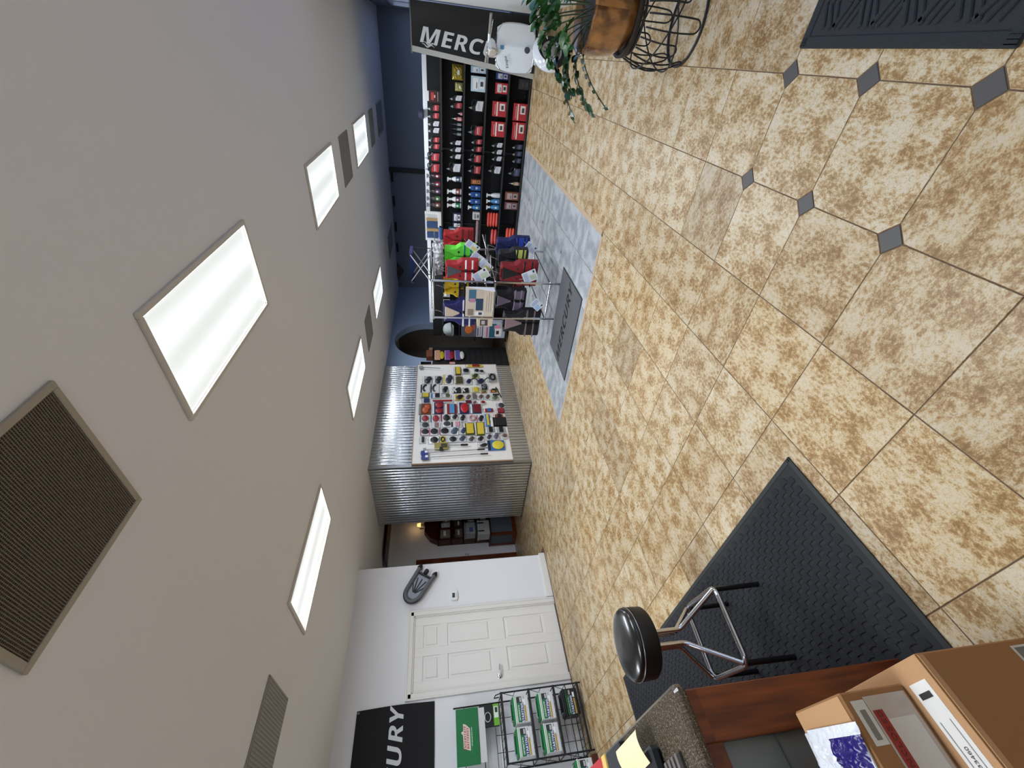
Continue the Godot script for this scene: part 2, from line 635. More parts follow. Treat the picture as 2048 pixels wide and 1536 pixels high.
# ---------------- ceiling panels: [p0, p1, q0, q1, kind]
func ceiling_fixtures() -> void:
	var where := ["near the dark return grille", "halfway along the room", "at the far end", "beside the door wall", "above the path to the pegboard", "near the arched opening", "behind the return grille", "behind the counter"]
	var k := 0
	for f in [[1.79, 3.0, 1.03, 1.6], [4.71, 5.92, 1.03, 1.6], [7.61, 8.9, 1.03, 1.6], [1.80, 2.98, 3.75, 4.32], [4.67, 5.93, 3.76, 4.33], [7.6, 8.83, 3.78, 4.36], [-1.12, 0.08, 1.03, 1.6], [-1.12, 0.08, 3.75, 4.32]]:
		var row := "entrance-side row" if k < 3 or k == 6 else "door-side row"
		var t := thing("ceiling_light", "lit ceiling panel in the %s, %s" % [row, where[k]], "ceiling light", V((f[0] + f[1]) / 2, CEIL, (f[2] + f[3]) / 2), 0.0, "lit ceiling panels")
		var w: float = f[1] - f[0]
		var d: float = f[3] - f[2]
		var fr := MB.new()
		var e := 0.028
		for s in [-1, 1]:
			fr.box(Vector3(0, -0.009, s * (d / 2 + e / 2)), Vector3(w + 2 * e, 0.018, e), 0.003)
			fr.box(Vector3(s * (w / 2 + e / 2), -0.009, 0), Vector3(e, 0.018, d), 0.003)
		part(fr, "frame", M("fixture_frame", Color("cbc5ba"), 0.5), t)
		var df := MB.new()
		df.box(Vector3(0, -0.003, 0), Vector3(w, 0.006, d))
		var lens := part(df, "diffuser_lens", lens_mat(), t)
		lens.set_meta("label", "glowing prismatic lens with two tube bands")
		var al := AreaLight3D.new()
		al.name = "panel_light"
		al.area_size = Vector2(w - 0.02, d - 0.02)
		al.light_energy = PANEL
		al.light_color = Color("eef5ff")
		al.area_range = 30.0
		al.area_attenuation = 2.0
		al.shadow_enabled = true
		al.position = Vector3(0, -0.0075, 0)
		al.rotation.x = -PI / 2
		t.add_child(al)
		k += 1
	var spots := ["above the counter end", "between two lit panels of the entrance row", "past the last lit panel of the entrance row", "between two lit panels of the door row"]
	k = 0
	for f in [[0.70, 1.28, 3.74, 4.31], [6.46, 7.1, 1.02, 1.64], [9.47, 10.03, 1.03, 1.64], [6.46, 7.08, 3.76, 4.39]]:
		var t := thing("ceiling_vent", "flat grey ceiling vent %s" % spots[k], "air vent", V((f[0] + f[1]) / 2, CEIL, (f[2] + f[3]) / 2), 0.0, "grey ceiling vents")
		var w: float = f[1] - f[0]
		var d: float = f[3] - f[2]
		part(MB.new().box(Vector3(0, -0.005, 0), Vector3(w, 0.01, d), 0.004), "vent_plate", M("vent_grey", Color("8c8a85"), 0.7), t)
		var fine := MB.new()
		for i in 24:
			fine.box(Vector3(-w / 2 + w * (i + 0.5) / 24, -0.0115, 0), Vector3(w / 48, 0.003, d - 0.03))
		part(fine, "fins", M("vent_fin", Color("94918c"), 0.7), t).set_meta("kind", "stuff")
		k += 1
	for f in [[10.58, 11.75, 1.04, 1.62, "entrance"], [10.55, 11.75, 3.78, 4.36, "door"]]:
		var t := thing("unlit_ceiling_light", "unlit grey ceiling light panel at the dark far end of the %s row" % f[4], "ceiling light", V((f[0] + f[1]) / 2, CEIL, (f[2] + f[3]) / 2))
		var w: float = f[1] - f[0]
		var d: float = f[3] - f[2]
		part(MB.new().box(Vector3(0, -0.004, 0), Vector3(w, 0.008, d), 0.003), "dark_lens", C("8d9298", 0.4), t)
		var fr := MB.new()
		for s in [-1, 1]:
			fr.box(Vector3(0, -0.008, s * (d / 2 + 0.014)), Vector3(w + 0.056, 0.016, 0.028))
			fr.box(Vector3(s * (w / 2 + 0.014), -0.008, 0), Vector3(0.028, 0.016, d))
		part(fr, "frame", M("fixture_frame"), t)
	# the big return grille above the camera
	var g := thing("return_grille", "large square dark egg-crate return air grille in the ceiling", "air grille", V(0.96, CEIL, 1.309))
	var fr2 := MB.new()
	for s in [-1, 1]:
		fr2.box(Vector3(0, -0.008, s * 0.312), Vector3(0.65, 0.016, 0.026), 0.003)
		fr2.box(Vector3(s * 0.312, -0.008, 0), Vector3(0.026, 0.016, 0.598), 0.003)
	part(fr2, "frame", C("a39b8c", 0.6), g)
	part(MB.new().box(Vector3(0, -0.001, 0), Vector3(0.6, 0.002, 0.6)), "dark_back", C("2b2620", 0.9), g)
	var sl := MB.new()
	for i in 62:
		sl.box(Vector3(-0.298 + 0.596 * (i + 0.5) / 62, -0.007, 0), Vector3(0.0034, 0.010, 0.598))
	for i in 78:
		sl.box(Vector3(0, -0.006, -0.298 + 0.596 * (i + 0.5) / 78), Vector3(0.598, 0.008, 0.0022))
	part(sl, "egg_crate_core", C("6d6455", 0.6), g).set_meta("kind", "stuff")

func lens_mat() -> StandardMaterial3D:
	if mats.has("lens"):
		return mats["lens"]
	var im := Image.create(8, 128, false, Image.FORMAT_RGB8)
	for y in 128:
		var q := float(y) / 127.0
		var b := 0.80 + 0.2 * exp(-pow((q - 0.27) / 0.15, 2)) + 0.2 * exp(-pow((q - 0.73) / 0.15, 2))
		b = minf(b, 1.0)
		for x in 8:
			im.set_pixel(x, y, Color(b * 0.97, b, b))
	var prism := noise_tex(77, 0.4, 128, 1)
	var m := M("lens", Color("d8dcdc"), 0.35, 0.0, {"emission_enabled": true, "emission_texture": ImageTexture.create_from_image(im), "emission": Color.BLACK, "emission_energy_multiplier": 0.8})
	m.heightmap_enabled = true
	m.heightmap_texture = prism
	m.heightmap_scale = 0.1
	m.uv1_triplanar = true
	m.uv1_scale = Vector3(1.0 / 0.57, 1.0, 1.0 / 0.57)
	m.uv1_offset = Vector3(0.5, 0, 0.5)
	return m

# ---------------- walls, ceiling, openings
func shell() -> void:
	structure(MB.new().box(V(4.9, CEIL + 0.08, 4.05), Vector3(15.4, 0.16, 10.4)), "ceiling", M("ceiling_paint"))
	var white := M("white_paint")
	# door wall with its opening
	var wl := MB.new()
	wl.box(V(-0.42, CEIL / 2, 6.44), Vector3(4.36, CEIL, 0.12))
	wl.box(V(3.08, CEIL / 2, 6.44), Vector3(0.76, CEIL, 0.12))
	wl.box(V(2.23, (2.065 + CEIL) / 2, 6.44), Vector3(0.94, CEIL - 2.065, 0.12))
	structure(wl, "wall_left", white)
	structure(MB.new().box(V(3.40, CEIL / 2, 7.72), Vector3(0.12, CEIL, 2.44)), "wall_hallway", white)
	structure(MB.new().box(V(5.9, CEIL / 2, 8.96), Vector3(5.4, CEIL, 0.12)), "wall_back", white)
	structure(MB.new().box(V(8.55, CEIL / 2, 8.2), Vector3(0.1, CEIL, 1.5)), "wall_back_side", white)
	structure(MB.new().box(V(-2.66, CEIL / 2, 2.75), Vector3(0.12, CEIL, 7.5)), "wall_behind", white)
	# baseboards and the trim of the wall end
	var bb := MB.new()
	bb.box(V(3.12, 0.05, 6.368), Vector3(0.68, 0.1, 0.024), 0.004)
	bb.box(V(3.12, 0.105, 6.372), Vector3(0.68, 0.02, 0.016), 0.004)
	bb.box(V(3.472, 0.05, 6.43), Vector3(0.024, 0.1, 0.14), 0.004)
	bb.box(V(0.1, 0.05, 6.368), Vector3(3.1, 0.1, 0.024), 0.004)
	structure(bb, "baseboard_left", M("trim_paint"))
	# arched wall
	var poly := [Vector2(8.05, 0), Vector2(8.05, CEIL), Vector2(12.4, CEIL), Vector2(12.4, 0), Vector2(10.16, 0), Vector2(10.16, 1.95)]
	for i in range(1, 24):
		var t := PI * i / 24.0
		poly.append(Vector2(9.33 + 0.83 * cos(t), 1.95 + 0.86 * sin(t)))
	poly.append(Vector2(8.5, 1.95))
	poly.append(Vector2(8.5, 0))
	var aw := MB.new().prism(poly, -6.13, -5.95)
	structure(aw, "wall_arch", M("blue_paint"))
	structure(MB.new().box(V(9.9, CEIL / 2, 7.6), Vector3(3.0, CEIL, 0.1)), "wall_beyond_arch", M("taupe_paint"))
	structure(MB.new().box(V(11.3, CEIL / 2, 6.85), Vector3(0.1, CEIL, 1.4)), "wall_beyond_arch_side", M("taupe_paint"))
	structure(MB.new().box(V(12.45, CEIL / 2, 2.7), Vector3(0.12, CEIL, 6.9)), "wall_far", M("slate_paint"))
	# entrance wall: glazing near the camera, slate wall at the far end
	var wr := MB.new()
	var openings := [[1.25, 2.25, 0.0, 2.2], [2.7, 5.6, 0.45, 2.5]]
	var p := -2.72
	for o in openings:
		wr.box(V((p + o[0]) / 2, CEIL / 2, -0.92), Vector3(o[0] - p, CEIL, 0.14))
		wr.box(V((o[0] + o[1]) / 2, (o[3] + CEIL) / 2, -0.92), Vector3(o[1] - o[0], CEIL - o[3], 0.14))
		if o[2] > 0.0:
			wr.box(V((o[0] + o[1]) / 2, o[2] / 2, -0.92), Vector3(o[1] - o[0], o[2], 0.14))
		p = o[1]
	wr.box(V((p + 6.1) / 2, CEIL / 2, -0.92), Vector3(6.1 - p, CEIL, 0.14))
	wr.box(V(6.06, CEIL / 2, -0.73), Vector3(0.1, CEIL, 0.25))
	structure(wr, "wall_right", white)
	var wf := MB.new()
	wf.box(V(7.7, CEIL / 2, -0.66), Vector3(3.4, CEIL, 0.12))
	wf.box(V(10.8, 0.15, -0.66), Vector3(2.8, 0.3, 0.12))
	wf.box(V(10.8, (2.6 + CEIL) / 2, -0.66), Vector3(2.8, CEIL - 2.6, 0.12))
	wf.box(V(12.35, CEIL / 2, -0.66), Vector3(0.3, CEIL, 0.12))
	structure(wf, "wall_right_far", M("slate_paint"))
	var k := 1
	for o in [[2.7, 5.6, 0.45, 2.5, -0.92], [9.4, 12.2, 0.3, 2.6, -0.66]]:
		var w := struct("window_%d" % k)
		var fr := MB.new()
		var wd: float = o[1] - o[0]
		var ht: float = o[3] - o[2]
		var cx: float = (o[0] + o[1]) / 2
		var cy: float = (o[2] + o[3]) / 2
		for s in [-1, 1]:
			fr.box(V(cx + s * (wd / 2 - 0.025), cy, o[4]), Vector3(0.05, ht, 0.08), 0.005)
			fr.box(V(cx, cy + s * (ht / 2 - 0.025), o[4]), Vector3(wd, 0.05, 0.08), 0.005)
		fr.box(V(cx, cy, o[4]), Vector3(0.05, ht, 0.08), 0.005)
		part(fr, "window_frame", C("b8bcc0", 0.4, 0.6), w)
		for s in [-1, 1]:
			part(MB.new().box(V(cx + s * wd / 4, cy, o[4]), Vector3(wd / 2 - 0.05, ht - 0.06, 0.006)), "pane", M("window_glass"), w)
		k += 1
	var ed := struct("door_2")
	var dfm := MB.new()
	for s in [-1, 1]:
		dfm.box(V(1.75 + s * 0.46, 1.1, -0.92), Vector3(0.08, 2.2, 0.07), 0.005)
	dfm.box(V(1.75, 2.14, -0.92), Vector3(1.0, 0.12, 0.07), 0.005)
	dfm.box(V(1.75, 0.12, -0.92), Vector3(1.0, 0.24, 0.07), 0.005)
	part(dfm, "door_frame", C("b8bcc0", 0.4, 0.6), ed)
	part(MB.new().box(V(1.75, 1.16, -0.92), Vector3(0.86, 1.88, 0.006)), "pane", M("window_glass"), ed)
	part(MB.new().tube([V(2.12, 0.9, -0.8), V(2.12, 1.3, -0.8)], 0.015), "door_pull", M("chrome"), ed)
	structure(MB.new().box(V(5, -0.12, -20.9), Vector3(80, 0.1, 39.7)), "ground_outside", C("8d9196", 0.9))


# ---------------- floor: each tile a piece, joints recessed
func tile_mesh(poly: Array, off: Vector2, turn: float, scale_: float, grow := 0.0) -> ArrayMesh:
	var b := MB.new()
	b.x = Transform3D(Basis.from_euler(Vector3(-PI / 2, 0, 0)), Vector3.ZERO)
	b.prism(poly, -0.003, 0.0, 0.0012)
	for i in b.u.size():
		b.u[i] = (b.u[i].rotated(turn)) / scale_ + off
	return b.mesh()

func floor_tiles() -> void:
	var fl := struct("floor")
	part(MB.new().box(V(4.9, -0.053, 4.0), Vector3(15.3, 0.1, 10.3)), "grout_bed", M("grout"), fl)
	var g := 0.0022
	var h := TILE / 2 - g
	var sq := [Vector2(-h, -h), Vector2(h, -h), Vector2(h, h), Vector2(-h, h)]
	var offs := []
	for k in 12:
		offs.append([Vector2(0.22 + 0.56 * rng.randf(), 0.22 + 0.56 * rng.randf()), [0.0, PI / 2, PI, 0.0][k % 4]])
	var plain := []
	var grey := []
	for k in 12:
		plain.append(tile_mesh(sq, offs[k][0], offs[k][1], 1.12))
		if k < 5:
			grey.append(tile_mesh(sq, offs[k][0], offs[k][1], 1.1))
	var corners := {}
	for i in range(-2, 1):
		for j in range(-3, 0):
			corners[Vector2i(i, j)] = true
	# grey stone field set into the floor in front of the rack, with its own small insets
	var cut := 0.052
	var rest := MB.new()
	var count := 0
	var cells := []
	for i in range(-24, 9):
		for j in range(-4, 18):
			# cell between grid points (i, j) and (i + 1, j + 1); p falls as i grows
			var p := TILE_X - (i + 0.5) * TILE
			var q := TILE_Q + (j + 0.5) * TILE
			if p > 9.2 or p < -2.55 or q < -0.8 or q > 8.95:
				continue
			if q > 6.4 and (p < 3.5 or p > 8.4):
				continue
			if q > 5.9 and p > 5.1 and q < 7.6:
				continue
			cells.append([p, q, i, j, p * p + q * q])
	cells.sort_custom(func(a, b): return a[4] < b[4])
	for cl in cells:
		var p: float = cl[0]
		var q: float = cl[1]
		var i: int = cl[2]
		var j: int = cl[3]
		var is_grey := p > 4.1 and p < 9.2 and q > 1.35 and q < 4.0
		var at := Transform3D(Basis(), V(p, 0, q))
		var poly := []
		# corner order in (p, q): local x = p, local y = q
		var hit := false
		for cn in [[-1, -1, i + 1, j], [1, -1, i, j], [1, 1, i, j + 1], [-1, 1, i + 1, j + 1]]:
			var c := Vector2(cn[0] * h, cn[1] * h)
			if corners.has(Vector2i(cn[2], cn[3])):
				hit = true
				var e := cut + 0.003
				if cn[0] * cn[1] > 0:
					poly.append(c + Vector2(0, -cn[1] * e))
					poly.append(c + Vector2(-cn[0] * e, 0))
				else:
					poly.append(c + Vector2(-cn[0] * e, 0))
					poly.append(c + Vector2(0, -cn[1] * e))
			else:
				poly.append(c)
		var in_frame := p > -0.1 and (q > -0.62) and not (p < 0.25 and q > 1.4)
		var k := rng.randi() % 12
		var m: Material = M("grey_stone") if is_grey else M("travertine_%d" % ([0, 0, 0, 1, 2, 2, 0, 1, 2, 0, 3][rng.randi() % 11]))
		var mesh: Mesh = grey[k % 5] if is_grey else (tile_mesh(poly, offs[k][0], offs[k][1], 1.12) if hit else plain[k])
		if in_frame and count < 330:
			shared(mesh, "tile", m, fl, at)
			count += 1
		elif not is_grey:
			var s := mesh.surface_get_arrays(0)
			for t in s[Mesh.ARRAY_VERTEX].size():
				rest.v.append(at * s[Mesh.ARRAY_VERTEX][t])
				rest.n.append(s[Mesh.ARRAY_NORMAL][t])
				rest.c.append(Color.WHITE)
				rest.u.append(s[Mesh.ARRAY_TEX_UV][t])
	part(rest, "more_tiles", M("travertine_0"), fl).set_meta("kind", "stuff")
	var ins := MB.new()
	ins.x = Transform3D(Basis.from_euler(Vector3(-PI / 2, 0, 0)), Vector3.ZERO)
	ins.prism([Vector2(-cut, 0), Vector2(0, -cut), Vector2(cut, 0), Vector2(0, cut)], -0.003, 0.0, 0.0012)
	var im := ins.mesh()
	for c in corners:
		shared(im, "slate_inset", M("slate_inset"), fl, Transform3D(Basis(), V(TILE_X - c.x * TILE, 0, TILE_Q + c.y * TILE)))
	# edging of the grey field and its small dark dots
	var ed := MB.new()
	ed.box(V(4.09, 0.0002, 2.68), Vector3(0.05, 0.0024, 2.76))
	ed.box(V(6.5, 0.0002, 1.325), Vector3(4.85, 0.0024, 0.05))
	ed.box(V(6.5, 0.0002, 4.03), Vector3(4.85, 0.0024, 0.05))
	part(ed, "pebble_edging", M("pebble"), fl)
	for c in [[6.71, 2.03], [5.43, 2.03], [5.43, 3.33], [6.71, 3.33], [8.0, 2.03], [8.0, 3.33]]:
		shared(im, "dark_dot", M("slate_inset"), fl, Transform3D(Basis().scaled(Vector3(0.55, 1, 0.55)), V(c[0], 0.0012, c[1])))


# ---------------- counter, cartons and what lies on the counter
func rounded_rect(x0: float, y0: float, x1: float, y1: float, r: float, n := 5) -> Array:
	var out := []
	for c in [[x1 - r, y0 + r, -PI / 2], [x1 - r, y1 - r, 0.0], [x0 + r, y1 - r, PI / 2], [x0 + r, y0 + r, PI]]:
		for k in n + 1:
			var a: float = c[2] + PI / 2 * k / n
			out.append(Vector2(c[0] + r * cos(a), c[1] + r * sin(a)))
	return out

func counter_and_boxes() -> void:
	var cab := thing("counter_cabinet", "cherry wood counter cabinet with a recessed grey end panel", "cabinet", V(0, 0, 1.57))
	var b := MB.new()
	b.box(Vector3(-0.04, 0.46, -1.76), Vector3(0.76, 0.82, 3.48))
	part(b, "carcass", M("laminate"), cab)
	part(MB.new().box(Vector3(-0.12, 0.028, -1.76), Vector3(0.5, 0.052, 3.4)), "plinth", M("dark_wood"), cab)
	b = MB.new()
	b.box(Vector3(0.276, 0.452, -0.003), Vector3(0.138, 0.844, 0.026), 0.003)
	part(b, "stile", M("cherry"), cab)
	part(MB.new().box(Vector3(-0.37, 0.452, -0.003), Vector3(0.1, 0.844, 0.026), 0.003), "stile", M("cherry"), cab)
	part(MB.new().box(Vector3(-0.0565, 0.844, -0.003), Vector3(0.527, 0.06, 0.026), 0.003), "top_rail", M("cherry"), cab)
	part(MB.new().box(Vector3(-0.0565, 0.09, -0.003), Vector3(0.527, 0.12, 0.026), 0.003), "bottom_rail", M("cherry"), cab)
	part(MB.new().box(Vector3(0.343, 0.452, -1.77), Vector3(0.008, 0.844, 3.5)), "front_panel", M("cherry"), cab)
	part(MB.new().box(Vector3(-0.0565, 0.62, -0.0135), Vector3(0.527, 0.006, 0.006)), "panel_groove_strip", C("5f625f", 0.6), cab)
	var top := MB.new()
	top.x = Transform3D(Basis.from_euler(Vector3(-PI / 2, 0, 0)), V(0, 0.88, 0))
	top.prism(rounded_rect(-0.46, 1.525, 0.362, 5.1, 0.035), 0.0, 0.04, 0.012, true)
	single(top, "granite_countertop", M("granite"), "speckled brown granite countertop on the wooden counter", "countertop")
	var y := 0.92
	# papers and small things on the granite
	var o := thing("black_folder", "flat charcoal folder lying on the granite counter", "folder", V(0.215, y, 2.265))
	part(MB.new().box(Vector3(0, 0.012, 0), Vector3(0.25, 0.024, 0.225), 0.003), "cover", C("24272b", 0.75), o)
	part(MB.new().box(Vector3(-0.002, 0.012, 0), Vector3(0.244, 0.016, 0.228)), "pages", C("0c0d0e", 0.9), o)
	o = thing("red_binder", "red binder with a yellow edge strip on the granite counter", "binder", V(0.2, y, 2.56))
	part(MB.new().box(Vector3(0, 0.013, -0.03), Vector3(0.29, 0.026, 0.26), 0.003), "cover", C("b3262b", 0.6), o)
	part(MB.new().box(Vector3(0, 0.0135, 0.135), Vector3(0.288, 0.026, 0.06), 0.002), "yellow_strip", C("dcb964", 0.7), o)
	o = thing("note_dispenser", "black desk dispenser holding a curled cream note sheet", "note holder", V(0.185, y, 1.925), 0.05)
	part(MB.new().box(Vector3(0, 0.022, 0.0), Vector3(0.14, 0.044, 0.27), 0.012), "base", C("1b1d21", 0.35), o)
	var curl := MB.new()
	curl.grid(func(s: float, t: float) -> Vector3: return Vector3(0.115 - 0.09 * (1.0 - s), 0.05 + 0.02 * sin(s * 2.2) + 0.012 * t * s, 0.13 - 0.245 * t), 10, 4)
	part(curl, "cream_note", M("note", Color("f0dcae"), 0.9, 0.0, {"cull_mode": BaseMaterial3D.CULL_DISABLED}), o)
	o = thing("card_tray", "grey metal slotted tray beside the note dispenser", "tray", V(0.148, y, 1.70), 0.05)
	part(MB.new().box(Vector3(0, 0.004, 0), Vector3(0.12, 0.008, 0.13)), "base", C("2c2a28", 0.5), o)
	for i in 4:
		part(MB.new().box(Vector3(0, 0.012, -0.05 + i * 0.034), Vector3(0.12, 0.018, 0.014), 0.003), "slat", C("8a8480", 0.35, 0.7), o)
	# cartons stacked against the counter end
	var big := thing("large_carton", "large brown cardboard carton on the floor at the counter end", "carton", V(-0.03, 0.0, 1.318))
	part(MB.new().box(Vector3(0, 0.208, 0), Vector3(0.57, 0.416, 0.376), 0.004), "carton_body", M("cardboard"), big)
	part(MB.new().box(Vector3(0.142, 0.418, 0.0), Vector3(0.284, 0.004, 0.37), 0.001), "flap", M("cardboard_light"), big)
	part(MB.new().box(Vector3(-0.143, 0.418, 0.0), Vector3(0.28, 0.004, 0.37), 0.001), "flap", M("cardboard_light"), big)
	part(MB.new().box(Vector3(0.0, 0.407, 0.189), Vector3(0.56, 0.016, 0.002)), "flap_edge", M("cardboard_light"), big)
	var lab := Node3D.new()
	lab.name = "shipping_label"
	big.add_child(lab)
	lab.transform = Transform3D(Basis.from_euler(Vector3(-PI / 2, 0, 0)), Vector3(0.105, 0.4205, 0.135))
	part(MB.new().box(Vector3.ZERO, Vector3(0.26, 0.058, 0.001)), "paper", M("paper"), lab)
	flat_print([[0.095, -0.018, 0.108, 0.02, "2b2b2b"], [-0.11, -0.016, 0.05, -0.014, "8d8d8d"], [-0.11, 0.016, 0.05, 0.018, "8d8d8d"]], "bars", lab, 0.0012)
	letters("33460", 0.009, "lettering", C("333333", 0.8), lab, Transform3D(Basis(), Vector3(-0.02, 0.0, 0.001)), 0.0, 1.2, false, 0.0006)
	flat_print([[0.2, 0.06, 0.27, 0.12, "c8c5bc"], [0.21, 0.07, 0.265, 0.112, "6c6c66"]], "side_sticker", big, 0.1885)
	var sm := thing("parcel_carton", "smaller brown carton with a document pouch, on top of the large carton", "carton", V(-0.043, 0.4215, 1.347), -0.05)
	part(MB.new().box(Vector3(0, 0.1, 0), Vector3(0.53, 0.2, 0.212), 0.004), "carton_body", M("cardboard"), sm)
	part(MB.new().box(Vector3(0, 0.2015, 0.0), Vector3(0.52, 0.003, 0.2), 0.001), "lid", M("cardboard_light"), sm)
	flat_print([[0.155, 0.142, 0.245, 0.182, "cbc8bc"], [0.165, 0.153, 0.225, 0.17, "77756c"]], "barcode_sticker", sm, 0.1068)
	var pouch := Node3D.new()
	pouch.name = "document_pouch"
	sm.add_child(pouch)
	pouch.position = Vector3(0.07, 0.075, 0.1068)
	part(MB.new().box(Vector3.ZERO, Vector3(0.36, 0.13, 0.002), 0.0008), "clear_sleeve", M("sleeve", Color("b3a899"), 0.2), pouch)
	part(MB.new().box(Vector3(-0.02, 0.004, 0.0014), Vector3(0.3, 0.11, 0.001)), "packing_slip", M("slip", Color("c6bfb3"), 0.35), pouch)
	part(MB.new().box(Vector3(0.0, 0.046, 0.0022), Vector3(0.3, 0.028, 0.001)), "red_strip", C("8f1a17", 0.3), pouch)
	letters("PACKING LIST ENCLOSED", 0.013, "lettering", C("5d0d0c", 0.4), pouch, Transform3D(Basis(), Vector3(0.0, 0.046, 0.0027)), 0.0, 1.45, true, 0.0006)
	flat_print([[-0.14, -0.012, 0.01, -0.010, "3a3632"]], "fine_print", pouch, 0.0024)
	# white mailer bag with a violet printed band
	var bag := thing("mailer_bag", "crumpled white plastic mailer with a violet band on the small carton", "mailer bag", V(0.0, 0.6275, 1.345), -0.12)
	var nz := noise(5, 6.0, 3)
	var surf := func(s: float, t: float) -> Vector3:
		var e := minf(minf(s, 1 - s), minf(t, 1 - t))
		var puff := clampf(e * 7.0, 0, 1)
		return Vector3(-0.19 + 0.36 * s, 0.004 + puff * (0.016 + 0.012 * nz.get_noise_2d(s * 2.0, t * 2.0)) + 0.004 * nz.get_noise_2d(s * 6, t * 6), 0.1 - 0.2 * t + 0.012 * sin(s * 7.0))
	var bm := MB.new()
	var deep := Color("2a1d6b").srgb_to_linear()
	var film := Color("dfe2e6").srgb_to_linear()
	var ns := 60
	var nt := 40
	bm.grid(surf, ns, nt)
	for i in bm.v.size():
		var p := bm.v[i - i % 6 + 0].lerp(bm.v[i - i % 6 + 1], 0.5)
		var s := (p.x + 0.19) / 0.36
		var t := (0.1 - p.z) / 0.2
		var on := (t > 0.34 + 0.05 * sin(s * 6.0) and t < 0.58 + 0.05 * sin(s * 6.0) and s > 0.02 and s < 0.93) or (s > 0.72 + 0.18 * t and s < 0.93 and t < 0.5)
		bm.c[i] = deep if on else film
	bm.paint(Color("d5d8dc"))
	bm.box(Vector3(-0.01, 0.002, 0), Vector3(0.34, 0.004, 0.19))
	part(bm, "bag_film", M("bag_film", Color.WHITE, 0.25, 0.0, {"cull_mode": BaseMaterial3D.CULL_DISABLED, "vertex_color_use_as_albedo": true}), bag)
	letters("AUTO", 0.022, "lettering", C("e6e6f0", 0.4), bag, Transform3D(Basis.from_euler(Vector3(-PI / 2, 0, 0)), Vector3(0.06, 0.034, 0.005)), 0.2, 1.2, true, 0.0008)
	part(MB.new().box(Vector3(0.0, 0.0, -0.10), Vector3(0.33, 0.006, 0.02), 0.002), "seal_edge", C("cfd2d6", 0.4), bag)
	flat_print([[-0.05, 0.0, 0.03, 0.002, "46464c"], [-0.05, 0.008, 0.06, 0.0095, "46464c"], [-0.1, 0.016, -0.04, 0.032, "55555c"]], "fine_print", bag, 0.0).transform = Transform3D(Basis.from_euler(Vector3(-PI / 2, 0, 0)), Vector3(-0.02, 0.034, 0.075))

